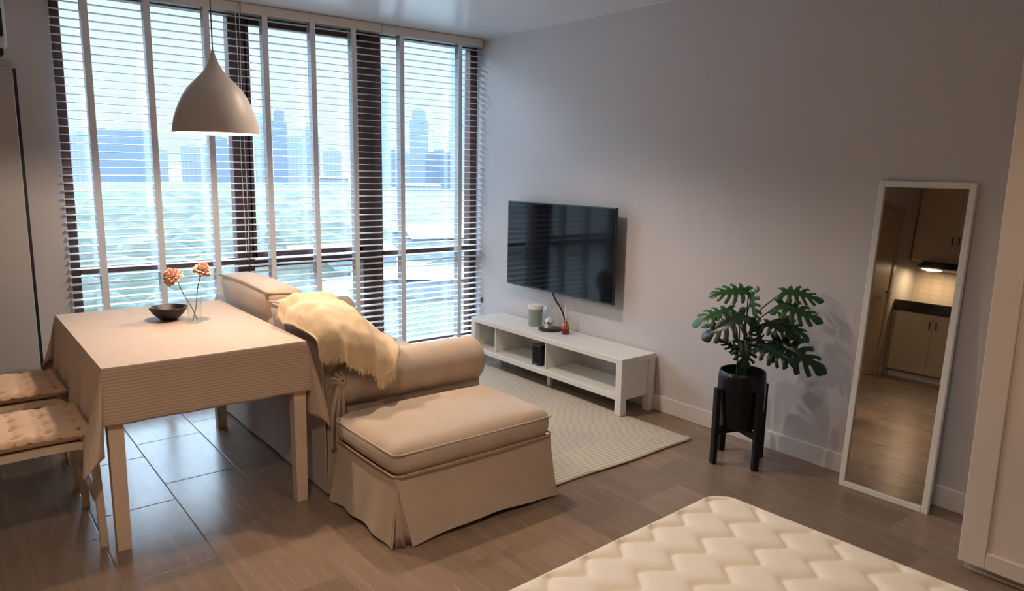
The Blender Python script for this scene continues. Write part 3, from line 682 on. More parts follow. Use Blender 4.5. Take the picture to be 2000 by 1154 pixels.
# ------------------------------------------------------------------ throw blanket
def blanket():
    N = [[(1.262, 3.40, .770), (1.305, 3.42, .855), (1.40, 3.44, .870), (1.50, 3.44, .85), (1.60, 3.42, .70)],
         [(1.250, 3.30, .775), (1.300, 3.30, .865), (1.40, 3.28, .885), (1.53, 3.27, .855), (1.66, 3.24, .68)],
         [(1.262, 3.16, .775), (1.310, 3.14, .860), (1.42, 3.12, .880), (1.56, 3.12, .82), (1.71, 3.12, .675)],
         [(1.275, 3.03, .760), (1.330, 2.99, .815), (1.44, 2.98, .815), (1.57, 2.98, .745), (1.69, 3.02, .672)],
         [(1.285, 2.985, .735), (1.345, 2.93, .755), (1.46, 2.915, .735), (1.565, 2.905, .665), (1.68, 2.955, .655)],
         [(1.290, 2.970, .700), (1.360, 2.915, .690), (1.47, 2.895, .630), (1.560, 2.890, .555), (1.63, 2.905, .600)]]
    N = [[Vector(p) for p in r] for r in N]
    def cr(a, b, c, d, t): return .5*((2*b)+(c-a)*t+(2*a-5*b+4*c-d)*t*t+(3*b-a-3*c+d)*t**3)
    def line(P, s):
        n = len(P)-1; x = min(s*n, n-1e-6); i = int(x); t = x-i
        g = lambda k: P[k] if 0 <= k <= n else (2*P[0]-P[1] if k < 0 else 2*P[n]-P[n-1])
        return cr(g(i-1), g(i), g(i+1), g(i+2), t)
    def f(u, v):
        rows = [line(r, u) for r in N]; p = line(rows, v)
        q = Vector((p.x, p.y-.004, p.z+.010))
        k = .3 + .7*v
        q += Vector((.2, -.6, .35))*(.027*k*math.sin(u*19 + 2.2*v + .6) + .009*math.sin(u*37+v*5)*k)
        q += Vector((-.3, 0, 1))*(.022*math.exp(-((v-.10-.06*u)/.045)**2) - .010*math.exp(-((v-.20-.06*u)/.03)**2))
        q += Vector((0, 0, 1))*.009*noise.noise(p*20)
        return q
    t = thing('throw_blanket', 'cream wool throw blanket with fringe draped over the sofa back corner', 'blanket', (1.45, 3.1, .74))
    bm = bmesh.new(); vs = grid(bm, 70, 80, f)
    edge = [vs[i][80].co.copy() for i in range(0, 71)]; inner = [vs[i][77].co.copy() for i in range(0, 71)]
    for v in bm.verts: v.co -= Vector((1.45, 3.1, .74))
    o = obj('cloth', bm, M['blanket'], t, smooth=True); solid(o, .006)
    bm = bmesh.new()
    rnd = random.Random(3)
    for i in range(70):
        for k in range(2):
            a = edge[i].lerp(edge[min(70, i+1)], k*.5); d = (edge[i]-inner[i]).normalized()
            l = rnd.uniform(.026, .046); s = Vector((rnd.uniform(-.35, .35), rnd.uniform(-.2, .1), 0))
            p1 = a + (d + s*.4)*l*.5 + Vector((0, 0, -.3*l)); p2 = a + (d*.5+s*.6)*l + Vector((0, 0, -.7*l))
            tube(bm, [a-Vector((1.45, 3.1, .74)), p1-Vector((1.45, 3.1, .74)), p2-Vector((1.45, 3.1, .74))], [.0032, .003, .0018], 5)
    f_ = obj('fringe', bm, M['blanket'], t, smooth=True); f_['kind'] = 'stuff'
blanket()

# ------------------------------------------------------------------ dining table, cloth
TX0, TX1, TY0, TY1, TZ = .455, 1.255, 3.035, 4.262, .75
def table():
    ox, oy = (TX0+TX1)/2, (TY0+TY1)/2
    t = thing('dining_table', 'pale pine dining table under the striped cloth', 'table', (ox, oy, 0))
    a, b = (TX1-TX0)/2, (TY1-TY0)/2
    obj('tabletop', B((-a, a, -b, b, .722, .746), bev=.003), M['pine'], t)
    for x0 in (-a+.002, a-.060):
        for y0 in (-b+.002, b-.060):
            bm = bmesh.new(); q = .004
            hexa(bm, [(x0+q, y0+q, 0), (x0+.058-q, y0+q, 0), (x0+.058-q, y0+.058-q, 0), (x0+q, y0+.058-q, 0), (x0, y0, .722), (x0+.058, y0, .722), (x0+.058, y0+.058, .722), (x0, y0+.058, .722)])
            obj('leg', bm, M['pine'], t)
    for s in (-1, 1):
        obj('apron', B((s*(a-.03)-.010, s*(a-.03)+.010, -b+.06, b-.06, .64, .722)), M['pine'], t)
        obj('apron', B((-a+.06, a-.06, s*(b-.03)-.010, s*(b-.03)+.010, .64, .722)), M['pine'], t)
table()
def cloth():
    x0, x1, y0, y1 = TX0-.003, TX1+.003, TY0-.003, TY1+.003
    ovL, ovR, ovF, ovB = .345, .345, .225, .225; zt = TZ+.0015
    us = []; 
    def axis(a, b, oa, ob, n, ne):
        l = [(-oa + oa*i/ne) for i in range(ne)] + [(b-a)*i/n for i in range(n+1)] + [(b-a) + ob*(i+1)/ne for i in range(ne)]
        return l
    ax = axis(x0, x1, ovL, ovR, 26, 22); ay = axis(y0, y1, ovF, ovB, 36, 16)
    bm = bmesh.new(); uvl = bm.loops.layers.uv.verify(); V = []
    def P(s, q):
        sx0 = min(0, s); sx1 = max(0, s-(x1-x0)); sy0 = min(0, q); sy1 = max(0, q-(y1-y0))
        ex = -sx0 if sx0 < 0 else sx1; ey = -sy0 if sy0 < 0 else sy1
        dx = -1 if sx0 < 0 else 1; dy = -1 if sy0 < 0 else 1
        bx = x0 + min(max(s, 0), x1-x0); by = y0 + min(max(q, 0), y1-y0)
        if ex <= 0 and ey <= 0:
            return Vector((bx, by, zt + .0006*noise.noise(Vector((bx*9, by*9, 0)))))
        if ex > 0 and ey > 0:
            r = math.hypot(ex, ey); th = math.atan2(ex, ey); s2 = math.sin(2*th)
            spl = (.16 + .35*r) if dx < 0 else .24
            # excess cloth swings out sideways and folds back round the leg
            ddx = dx*(spl*s2**.8 + .05*math.sin(4*th)); ddy = dy*(.10*s2 + (-.13*math.sin(4*th) if dx < 0 else -.07*math.sin(4*th)))
            if dx > 0 and dy > 0: ddx = .12*s2; 
            d = Vector((ddx, ddy, -1)).normalized()
            m = min(r/.012, 1)
            p = Vector((bx, by, zt)) + d*r; p += Vector((dx*.004*m, dy*.004*m, 0))
            return p
        r = ex+ey; m = min(r/.012, 1)
        if ey > 0:
            w = .004*math.sin(bx*26+.5)*(r/.2)**1.5 + .002*math.sin(bx*61)*(r/.2)
            return Vector((bx, by + dy*(.004*m + .010*r/.2 + w), zt-r))
        w = .007*math.sin(by*21)*(r/.3)**1.3 + .003*math.sin(by*47)*(r/.3)
        lim = .3 if dx < 0 else .05
        return Vector((bx + dx*(.004*m + (.028*r/.3 if dx < 0 else .004) + w*(1 if dx < 0 else .3)), by, zt-r))
    for s in ax:
        V.append([bm.verts.new(P(s, q)) for q in ay])
    for i in range(len(ax)-1):
        for j in range(len(ay)-1):
            f = bm.faces.new((V[i][j], V[i+1][j], V[i+1][j+1], V[i][j+1]))
            for lp, (a, b) in zip(f.loops, ((i,j),(i+1,j),(i+1,j+1),(i,j+1))): lp[uvl].uv = (ax[a], ay[b])
    o = obj('tablecloth', bm, M['cloth'], smooth=60); solid(o, .0014)
    tag(o, 'peach and cream striped tablecloth hanging over the dining table', 'tablecloth')
cloth()
# bowl
t = thing('wooden_bowl', 'dark faceted wooden bowl near the middle of the dining table', 'bowl', (.885, 3.83, TZ+.003))
bm = bmesh.new(); pr = [(.030, 0), (.040, .004), (.068, .030), (.088, .062), (.084, .066), (.080, .062), (.060, .030), (.034, .012), (.004, .010)]
lathe(bm, pr, seg=30)
for v in bm.verts:
    a_ = math.atan2(v.co.y, v.co.x); f_ = 1 + .035*math.cos(6*a_)*min(1, v.co.z/.04); v.co.x *= f_; v.co.y *= f_
obj('bowl_body', bm, M['bowl'], t, smooth=50)
# vase + carnations
VX, VY = .972, 3.70
t = thing('glass_vase', 'clear glass tumbler vase holding two stems on the dining table', 'vase', (VX, VY, TZ+.003))
bm = bmesh.new(); lathe(bm, [(.003, .004), (.026, .004), (.030, .008), (.034, .14), (.0365, .14), (.0335, .004), (.030, 0), (.003, 0)], seg=28, cap0=False, cap1=False); obj('vase_body', bm, M['clear'], t, smooth=True)
def carnation(base, head, tilt, size, label):
    t = thing('carnation', label, 'flower', base, group=None)
    b = Vector(base); h = Vector(head)-b
    bm = bmesh.new(); tube(bm, bez([(0, 0, 0), h*.33+Vector((.004, 0, .0)), h*.7-Vector((.003, 0, 0)), h], 6), .0022, 6); obj('stem', bm, M['stem'], t, smooth=True)
    d = (h.normalized()+Vector(tilt)).normalized(); rot = Vector((0, 0, 1)).rotation_difference(d).to_matrix().to_4x4()
    bm = bmesh.new(); lathe(bm, [(.003, -.002), (.007, .006), (.010, .022), (.013, .032)], seg=10); bmesh.ops.transform(bm, matrix=Matrix.Translation(h) @ rot, verts=bm.verts); obj('calyx', bm, M['stem'], t, smooth=True)
    bm = bmesh.new(); rnd = random.Random(int(size*1e4))
    for ring, (n_, rad, up, sz) in enumerate(((10, .56, -.35, .5), (10, .56, .0, .5), (9, .46, .25, .5), (9, .34, .42, .45), (7, .2, .52, .42), (4, .08, .6, .4))):
        for k in range(n_):
            a = 2*PI*k/n_ + ring*.4 + rnd.uniform(-.15, .15)
            e = Vector((math.cos(a), math.sin(a), 0)); tt = Vector((-math.sin(a), math.cos(a), 0))
            vs = []
            for i in range(5):
                u = i/4
                row = []
                for j in range(7):
                    v = (j/6-.5)*2
                    ru = size*(rad*u*1.5 + .06); fr = size*.10*math.sin(j*2.3+k)*u**3
                    p = e*(ru*(1-.25*v*v*u)) + tt*(v*size*sz*u*.75+.0) + Vector((0, 0, size*(.25 + up*.9*u + .38*u - .5*rad*u*u) + fr))
                    row.append(bm.verts.new(p))
                vs.append(row)
            for i in range(4):
                for j in range(6): bm.faces.new((vs[i][j], vs[i+1][j], vs[i+1][j+1], vs[i][j+1]))
    bmesh.ops.transform(bm, matrix=Matrix.Translation(h) @ rot @ Matrix.Translation((0, 0, .015)), verts=bm.verts)
    obj('petals', bm, M['petal'], t, smooth=True, fix=False)
carnation((VX+.012, VY+.003, TZ+.010), (.912, 3.735, .955), (-.35, -.25, -.1), .056, 'larger peach carnation, left of the two in the vase, leaning over the bowl')
carnation((VX-.012, VY-.003, TZ+.010), (1.005, 3.69, .978), (.1, -.15, 0), .050, 'smaller peach carnation, right of the two in the vase')

# ------------------------------------------------------------------ chairs (seats face +x, tucked towards the table)
def chair(y, label, clabel, rz=0, crz=0):
    W_ = .45; y2 = W_
    t = thing('dining_chair', label, 'chair', (-.018, y, 0), rz, group='pale wooden chairs on the left of the table')
    for yy in (0, W_-.026):
        bm = bmesh.new()   # bentwood side: seat rail curving down into the front leg
        pts = bez([(-.02, yy+.013, .436), (.15, yy+.013, .438), (.34, yy+.013, .440), (.405, yy+.013, .432), (.432, yy+.013, .39), (.440, yy+.013, .25), (.446, yy+.013, .0)], 8)
        pr = None
        for i, p in enumerate(pts):
            tg = (pts[min(i+1, len(pts)-1)]-pts[max(i-1, 0)]).normalized(); nn = Vector((-tg.z, 0, tg.x))*.014; s = Vector((0, .013, 0))
            r = [bm.verts.new(p+nn+s), bm.verts.new(p+nn-s), bm.verts.new(p-nn-s), bm.verts.new(p-nn+s)]
            if pr:
                for a in range(4): bm.faces.new((pr[a], pr[(a+1) % 4], r[(a+1) % 4], r[a]))
            else: bm.faces.new(r)
            pr = r
        bm.faces.new(pr); bmesh.ops.translate(bm, verts=bm.verts, vec=(0, 0, max(0, -min(v.co.z for v in bm.verts))))
        obj('side_frame', bm, M['pine'], t, smooth=30)
        bm = bmesh.new(); hexa(bm, [(-.055, yy, 0), (-.025, yy, 0), (-.025, yy+.026, 0), (-.055, yy+.026, 0), (-.035, yy, .45), (-.005, yy, .45), (-.005, yy+.026, .45), (-.035, yy+.026, .45)])
        hexa(bm, [(-.035, yy, .45), (-.005, yy, .45), (-.005, yy+.026, .45), (-.035, yy+.026, .45), (-.115, yy, .88), (-.09, yy, .88), (-.09, yy+.026, .88), (-.115, yy+.026, .88)])
        obj('rear_leg', bm, M['pine'], t)
    obj('seat', B((-.01, .40, .027, W_-.027, .428, .444), bev=.003), M['pine'], t)
    for z in (.58, .70, .83):
        xo = -.035 - (z-.45)*.18; obj('back_slat', B((xo+.004, xo+.018, .026, W_-.026, z, z+.05)), M['pine'], t)
    obj('stretcher', B((.425, .443, .026, W_-.026, .19, .215)), M['pine'], t)
    return t
def seat_cushion(y, w_, label, rz, loc):
    t = thing('seat_cushion', label, 'cushion', loc, rz, group='tufted cushions on the dining chairs')
    L_, n = .42, 48
    tu = [(L_*(i+.5)/4, w_*(j+.5)/4) for i in range(4) for j in range(4)]
    def h(x, y_):
        a, b = x/L_*2-1, y_/w_*2-1; e = max(0, (1-a**8))*max(0, (1-b**8)); z = .030*e**.5
        d = min(math.hypot(x-p, y_-q) for p, q in tu); z -= .017*math.exp(-(d/.016)**2)
        z -= .006*math.exp(-(abs(math.sin(PI*x/(L_/4)-PI/2)))/.25) + .006*math.exp(-(abs(math.sin(PI*y_/(w_/4)-PI/2)))/.25)
        z += .0032*math.sin(y_*150+x*30)*max(0, 1-d/.06)
        return z
    def f(sgn):
        def g(u, v):
            x, y_ = L_*u, w_*v; a, b = u*2-1, v*2-1
            k = .012*(1-a*a)*(abs(b)**6)*(1 if b > 0 else -1)
            kk = .010*(1-b*b)*(abs(a)**6)*(1 if a > 0 else -1)
            wr = .0035*math.sin(x*130)*abs(b)**4
            z = h(x, y_)
            return (x-kk, y_-k, (.032 + max(z, -.004) + wr) if sgn > 0 else (.032 - .030*max(0, (1-a**8)*(1-b**8))**.5))
        return g
    bm = bmesh.new(); grid(bm, n, n, f(1)); grid(bm, n, n, f(-1)); bmesh.ops.remove_doubles(bm, verts=bm.verts, dist=.0006)
    obj('pad', bm, M['cush'], t, smooth=60)
    for p, q in tu:
        bm = bmesh.new(); lathe(bm, [(.001, .048), (.006, .0485), (.006, .0505), (.001, .052)], p, q, 8); obj('tuft_button', bm, M['pipe'], t)
chair(3.115, 'pale wooden dining chair nearer the viewer, tucked against the cloth', '')
chair(3.775, 'pale wooden dining chair farther back, nearer the window wall', '')
seat_cushion(0, .42, 'peach tufted seat cushion on the nearer dining chair', -.0, (.006, 3.095, .4535))
seat_cushion(0, .42, 'peach tufted seat cushion on the farther dining chair', .0, (.006, 3.755, .4535))

# ------------------------------------------------------------------ pendant lamp
def pendant():
    px, py = PENDANT; zr = 1.655; k = .185/84
    t = thing('pendant_lamp', 'teardrop taupe pendant lamp hanging over the dining table', 'pendant lamp', (px, py, zr))
    prof = [(84, 0), (82.5, 12), (79, 29), (75, 41), (70.5, 53), (62, 72), (52, 88), (42, 99), (32, 109), (24, 117), (17, 126), (11, 137), (6.5, 148), (3.5, 158), (2.2, 164)]
    pr = [(r*k, z*k) for r, z in prof]
    bm = bmesh.new(); lathe(bm, pr, seg=64, cap0=False, cap1=True); obj('lamp_shade', bm, M['shade'], t, smooth=80, fix=True)
    inner = [(max(.004, r-.0025), z-.001) for r, z in pr[:-3]]
    bm = bmesh.new(); lathe(bm, inner, seg=64, cap0=False, cap1=True); lathe(bm, [inner[0], pr[0]], seg=64, cap0=False, cap1=False); obj('shade_lining', bm, M['shadein'], t, smooth=80)
    bm = bmesh.new(); tube(bm, [(0, 0, 164*k), (0, 0, ZC-zr-.03)], .0028, 8); obj('cord', bm, M['cordm'], t)
    bm = bmesh.new(); lathe(bm, [(.045, ZC-zr-.0005), (.045, ZC-zr-.02), (.02, ZC-zr-.03)][::-1], seg=24); obj('ceiling_rose', bm, M['shade'], t, smooth=True)
    bm = bmesh.new(); bmesh.ops.create_icosphere(bm, subdivisions=3, radius=.03, matrix=Matrix.Translation((0, 0, .075))); obj('light_bulb', bm, M['bulb'], t, smooth=True)
    bm = bmesh.new(); lathe(bm, [(.016, .105), (.018, .15), (.012, .19)], seg=16); obj('bulb_holder', bm, M['trimw'], t, smooth=True)
    l = bpy.data.lights.new('pendant_light', 'POINT'); l.energy = PEND_W; l.color = WARM; l.shadow_soft_size = .03
    lo = bpy.data.objects.new('pendant_light', l); C.objects.link(lo); lo.location = (px, py, zr+.035)
pendant()

# ------------------------------------------------------------------ plant
def stand():
    cx, cy = 3.275, 2.133
    t = thing('plant_stand', 'black wooden four-legged plant stand near the grey wall', 'plant stand', (cx, cy, 0))
    offs = [(-.145, .048), (-.045, -.132), (.050, .122), (.137, -.045)]
    for dx, dy in offs:
        a = math.atan2(dy, dx); R_ = Matrix.Rotation(a, 4, 'Z')
        bm = bmesh.new(); box(bm, .137, .163, -.017, .017, 0, .415, bev=.003); bmesh.ops.transform(bm, matrix=R_, verts=bm.verts); obj('leg', bm, M['blackwood'], t)
    for (a, b) in ((offs[0], offs[3]), (offs[1], offs[2])):
        d = Vector((*b, 0))-Vector((*a, 0)); an = math.atan2(d.y, d.x)
        bm = bmesh.new(); box(bm, -.145, .145, -.014, .014, .165, .198, bev=.002); bmesh.ops.transform(bm, matrix=Matrix.Rotation(an, 4, 'Z'), verts=bm.verts); obj('cross_bar', bm, M['blackwood'], t)
    t = thing('plant_pot', 'glossy black round plant pot held in the black stand', 'pot', (cx, cy, .199))
    bm = bmesh.new(); lathe(bm, [(.095, 0), (.108, .006), (.120, .10), (.124, .18), (.122, .26), (.118, .298), (.114, .301), (.110, .298), (.112, .25), (.110, .235)], seg=48, cap1=False); obj('pot_body', bm, mat('glossy_black_pot', (.006, .006, .009), .30, spec=.3, noise_amt=.05), t, smooth=50)
    bm = bmesh.new(); lathe(bm, [(.110, .232), (.110, .238), (.05, .246), (.004, .248)], seg=32); obj('soil', bm, M['soil'], t, smooth=True)
stand()
def leaf_mesh(L_, wd, seed, droop=.5, lobes=6):
    """split monstera leaf: x = midrib from petiole to tip, y = width, z = up"""
    bm = bmesh.new(); rnd = random.Random(seed)
    def half(t): return wd*.5*(math.sin(PI*min(1, (t*.86+.14)))**.75)*(1.08-.25*t) if t < 1 else 0
    def P(t, u, side, flex):
        wv = half(t)*(1 - .20*flex*flex*max(0, u-.4)/.6); y = side*u*wv; back = -.27*L_*u*(1-t)**2 + L_*(.05*u + .16*u*u)*min(1, t+.25)
        x = t*L_ + back*(1-.0*u)
        z = -droop*L_*(t**2)*.45 - .22*wd*u*u*.6 + .03*L_*math.sin(t*9+seed)*u + .25*abs(y)*(1-u)
        return Vector((x, y, z))
    for side in (-1, 1):
        n = 6
        for k in range(lobes):
            ta, tb = k/lobes, (k+1)/lobes
            cut = .40 - .14*math.sin(PI*(k+.5)/lobes)     # where the slit starts
            gap = (.17 + rnd.uniform(-.03, .04))/lobes
            if k == lobes-1: gap *= .6
            cols = 10; rows = []
            for i in range(cols+1):
                u = i/cols; g = 0 if u < cut else gap*min(1, (u-cut)/.12)
                g *= 1 + .5*u*u
                a = ta + (g if k > 0 else 0); b = tb - (g if k < lobes-1 else 0)
                mid = 6; rows.append([bm.verts.new(P(a+(b-a)*j/mid, u, side, 2*j/mid-1 if u > cut else 0)) for j in range(mid+1)])
            for i in range(cols):
                for j in range(6): bm.faces.new((rows[i][j], rows[i+1][j], rows[i+1][j+1], rows[i][j+1]))
    bmesh.ops.remove_doubles(bm, verts=bm.verts, dist=.0004)
    return bm
def monstera():
    cx, cy = 3.275, 2.133
    t = thing('potted_monstera', 'dark green monstera with split leaves growing from the black pot', 'plant', (cx, cy, .445))
    org = Vector((cx, cy, .445))
    # base point (right, up, toward viewer) in metres from the pot centre; tip direction; leaf face direction
    ex, ez, ed = Vector((.78, -.63, 0)).normalized(), Vector((0, 0, 1)), Vector((-.84, -.54, 0)).normalized()
    ex = Vector((-ed.y, ed.x, 0))*-1
    ex = Vector((.54, -.84, 0))
    def W3(r, u, d): return ex*r + ez*u + ed*d
    KL = .99
    LV = [ # base(r,u,d), tip dir(r,u,d), face normal(r,u,d), length, width, droop, young
        ((.000, .475, .00), (-1, .02, .25), (.25, .75, .6), .165, .135, .55, 1),
        ((-.075, .375, .04), (-1, -.22, .3), (.0, .8, .55), .175, .15, .5, 1),
        ((-.010, .365, .08), (-.95, -.42, .35), (-.1, .70, .7), .20, .19, .5, 0),
        ((.020, .475, .03), (.10, -1, .25), (-.80, .1, .5), .155, .09, .2, 1),
        ((-.010, .165, .06), (-1, .62, .3), (.3, .6, .65), .12, .07, .3, 0),
        ((-.01, .225, .07), (.25, -.9, .5), (.1, .5, .85), .12, .13, .4, 0),
        ((.165, .485, .00), (1, .02, .10), (-.15, .75, .6), .165, .125, .55, 1),
        ((.150, .420, .03), (1, -.16, .2), (-.1, .75, .6), .185, .15, .45, 1),
        ((.160, .345, .00), (.95, -.45, .1), (.1, .75, .6), .155, .13, .45, 1),
        ((.095, .325, .05), (.9, -.12, .3), (0, .8, .55), .15, .12, .4, 0),
        ((.135, .235, .05), (1, -.36, .28), (.20, .62, .75), .245, .20, .30, 0),
        ((.075, .215, .09), (.95, -.22, .35), (.1, .75, .65), .17, .15, .4, 0),
        ((.075, .225, .05), (-.25, .95, .2), (.5, .1, .85), .11, .075, .3, 0),
    ]
    for i, (b, d, nrm, L_, wd, dr, yg) in enumerate(LV):
        P0 = W3(*b); X = W3(*d).normalized(); Z = W3(*nrm); Z = (Z - X*Z.dot(X)).normalized(); Y = Z.cross(X)
        Mx = Matrix(((X.x, Y.x, Z.x, P0.x), (X.y, Y.y, Z.y, P0.y), (X.z, Y.z, Z.z, P0.z), (0, 0, 0, 1)))
        bm = leaf_mesh(L_*KL, wd*KL*1.12, i*1.7, dr); bmesh.ops.transform(bm, matrix=Mx, verts=bm.verts)
        o = obj('leaf', bm, M['leaf2'] if yg else M['leaf'], t, smooth=True, fix=False); solid(o, .0011)
        rx = random.Random(i); s0 = Vector((rx.uniform(-.03, .03), rx.uniform(-.03, .03), 0))
        midp = s0*.5 + P0*.5 + Vector((0, 0, .10)) + Vector((-P0.x, -P0.y, 0))*.25
        bm = bmesh.new(); tube(bm, bez([s0, midp*.55 + s0*.45 + Vector((0, 0, .0)), midp, P0], 6), [.0045]*10 + [.0035]*9, 6)
        obj('stem', bm, M['stem'], t, smooth=True)
monstera()

# ------------------------------------------------------------------ standing mirror
def mirror():
    b = Vector((3.437, 0, .0)); tp = Vector((3.556, 0, 1.497)); u = (tp-b).normalized(); L_ = (tp-b).length
    y0, y1 = 1.229, 1.642; yc = (y0+y1)/2; hw = (y1-y0)/2
    ang = math.atan2(tp.x-b.x, tp.z-b.z)
    t = thing('standing_mirror', 'tall narrow white framed mirror leaning on the grey wall', 'mirror', (3.436, yc, .0), .03)
    Rm = Matrix.Rotation(ang, 4, 'Y'); dx = .0
    def fin(name, bm, m):
        bmesh.ops.transform(bm, matrix=Matrix.Translation((-.012, 0, .0)) @ Rm, verts=bm.verts); return obj(name, bm, m, t)
    fwid, dp = .028, .026
    fin('mirror_frame', B((0, dp, -hw, -hw+fwid, .0, L_), (0, dp, hw-fwid, hw, .0, L_), (0, dp, -hw+fwid, hw-fwid, .0, fwid), (0, dp, -hw+fwid, hw-fwid, L_-fwid, L_), bev=.003), M['white'])
    fin('mirror_glass', B((.012, .016, -hw+fwid-.002, hw-fwid+.002, fwid-.002, L_-fwid+.002)), M['mir'])
    fin('backing_board', B((.0165, .025, -hw+.004, hw-.004, .004, L_-.004)), M['blackwood'])
mirror()

# ------------------------------------------------------------------ wardrobe
def wardrobe():
    X0, Y1 = 3.034, .962
    t = thing('wardrobe', 'tall cream wardrobe with framed panel doors at the right edge', 'wardrobe', (3.30, 0, 0))
    L = lambda b: (b[0]-3.30, b[1]-3.30, b[2], b[3], b[4], b[5])
    Y0 = -1.04
    obj('carcass', B(L((X0+.021, 3.555, Y0, Y1, .045, 2.36)), bev=.002), M['cream'], t)
    obj('plinth', B(L((X0+.045, 3.55, Y0+.01, Y1-.012, 0, .045))), M['cream'], t)
    for k in range(4):
        yb = Y1-.002-k*.5; ya = yb-.496; fr = .094
        d = obj('door', B(L((X0, X0+.019, ya, ya+fr, .04, 2.355)), L((X0, X0+.019, yb-fr, yb, .04, 2.355)), L((X0, X0+.019, ya+fr, yb-fr, .04, .04+fr*.72)), L((X0, X0+.019, ya+fr, yb-fr, 2.355-fr, 2.355)), bev=.0035), M['cream'], t)
        obj('door_panel', B(L((X0+.009, X0+.017, ya+fr, yb-fr, .1, 2.27))), M['cream'], d)
        obj('handle', B(L((X0-.022, X0-.010, (ya+.04) if k % 2 else (yb-.05), (ya+.05) if k % 2 else (yb-.04), 1.30, 1.46)), L((X0-.012, X0, (ya+.04) if k % 2 else (yb-.05), (ya+.05) if k % 2 else (yb-.04), 1.31, 1.32)), L((X0-.012, X0, (ya+.04) if k % 2 else (yb-.05), (ya+.05) if k % 2 else (yb-.04), 1.44, 1.45))) if k else B(L((X0-.022, X0-.010, ya+.04, ya+.05, 1.30, 1.46))), M['chrome'], d)
wardrobe()

# ------------------------------------------------------------------ bed
def bed():
    t = thing('bed_base', 'low pale bed base beneath the quilted mattress', 'bed', (1.05, .4, 0), math.radians(2.0))
    obj('base_body', B((-.98, .98, -.99, .99, .06, .18), bev=.01), M['cream'], t)
    for x in (-.9, .9):
        for y in (-.9, .9): bm = bmesh.new(); lathe(bm, [(.03, 0), (.034, .06)], x, y, 16); obj('leg', bm, M['blackwood'], t)
    W_, D_, z0, z1, r = 2.06, 2.0, .181, .405, .05
    t = thing('mattress', 'cream quilted mattress with zigzag stitching on the bed', 'mattress', (2.105, 1.444, 0), math.radians(2.2))
    # local: x from -W_ to 0, y from -D_ to 0 ; corner at the origin
    def hq(x, y):
        rowp = .139; per = .151; amp = .030
        best = 9
        yy = y + .069
        k0 = round(-yy/rowp)
        for k in (k0-1, k0, k0+1):
            if k < 0: continue
            ph = (x + .318 - k*.065)/per; f = ph-math.floor(ph)
            tri = (f/.40 if f < .40 else (1-f)/.60)      # saw-like zigzag
            tri = .5*tri + .5*tri*tri*(3-2*tri)
            zy = -k*rowp - .0 + amp*(tri*2-1)
            slope = 2*amp/(per*.40) if f < .40 else 2*amp/(per*.60)
            best = min(best, abs(yy-zy)/math.hypot(1, slope))
        ed = min(-x, -y, x+W_, y+D_)
        q = .016*(1-math.exp(-(best/.013)**1.0)) if ed > .035 else .016
        return q-.016
    corner_r = .10
    def f(u, v):
        x = -W_ + W_*u; y = -D_*v
        # round plan corners
        cx = max(-W_+corner_r, min(-corner_r, x)); cy = max(-D_+corner_r, min(-corner_r, y)); dx, dy = x-cx, y-cy
        m = max(abs(dx), abs(dy)); l = math.hypot(dx, dy)
        if abs(dx) > 1e-6 and abs(dy) > 1e-6: s = m/l; dx *= s; dy *= s
        X, Y = cx+dx, cy+dy; ed = min(corner_r - math.hypot(dx, dy) if (dx or dy) else 9, 9)
        if not (dx or dy): ed = min(-x, -y, x+W_, y+D_)
        else: ed = corner_r - math.hypot(dx, dy)
        z = z1
        if ed < r: z -= r - math.sqrt(max(0, r*r-(r-ed)**2))
        return Vector((X, Y, z + hq(X, Y) + .016))
    bm = bmesh.new(); vs = grid(bm, 330, 320, f)
    obj('quilted_top', bm, M['matt'], t, smooth=80)
    bm = bmesh.new(); ring = []
    pts = []
    for cx_, cy_, s in ((-corner_r, -D_+corner_r, -90), (-corner_r, -corner_r, 0), (-W_+corner_r, -corner_r, 90), (-W_+corner_r, -D_+corner_r, 180)):
        for k in range(7): a = math.radians(s+15*k); pts.append((cx_+corner_r*math.cos(a), cy_+corner_r*math.sin(a)))
    rows = [(z0, -.02), (z0+.015, 0), (z1-r, 0.0)]
    R_ = [[bm.verts.new((x+o_*(1 if x > -W_/2 else -1), y+o_*(1 if y > -D_/2 else -1), z)) for x, y in pts] for z, o_ in rows]
    for a, b in zip(R_, R_[1:]):
        for k in range(len(pts)): bm.faces.new((a[k], a[(k+1) % len(pts)], b[(k+1) % len(pts)], b[k]))
    bm.faces.new(R_[0]); obj('border', bm, M['matt'], t, smooth=True)
bed()

# ------------------------------------------------------------------ left edge: cabinet and air conditioner by the window
t = thing('tall_cabinet', 'tall plain light grey cabinet at the left edge below the air conditioner', 'cabinet', (.1, 4.7, 0))
obj('carcass', B((-.45, .295, -.12, .225, 0, 1.985), bev=.003), M['cab'], t)
obj('door', B((-.45, -.06, -.142, -.122, .02, 1.985), bev=.003), M['cab'], t); obj('door', B((-.056, .295, -.142, -.122, .02, 1.985), bev=.003), M['cab'], t)
obj('top_panel', B((-.46, .302, -.15, .225, 1.985, 2.015), bev=.003), M['cab'], t)
obj('gap_shade_strip', B((.296, .315, -.08, .20, 0, 1.985)), M['black'], t)  # black strip standing in for the shade in the gap beside the cabinet
t = thing('air_conditioner', 'white wall-mounted air conditioner cut by the upper left corner', 'air conditioner', (0, 4.93, 2.05))
obj('ac_body', B((-.40, .40, -.21, -.001, .04, .34), bev=.02, seg=3), M['acw'], t); obj('louver', B((-.38, .38, -.20, -.06, .012, .042), bev=.004), M['black'], t)
obj('front_grille', B((-.37, .385, -.216, -.208, .10, .24), bev=.003), M['tvb'], t)

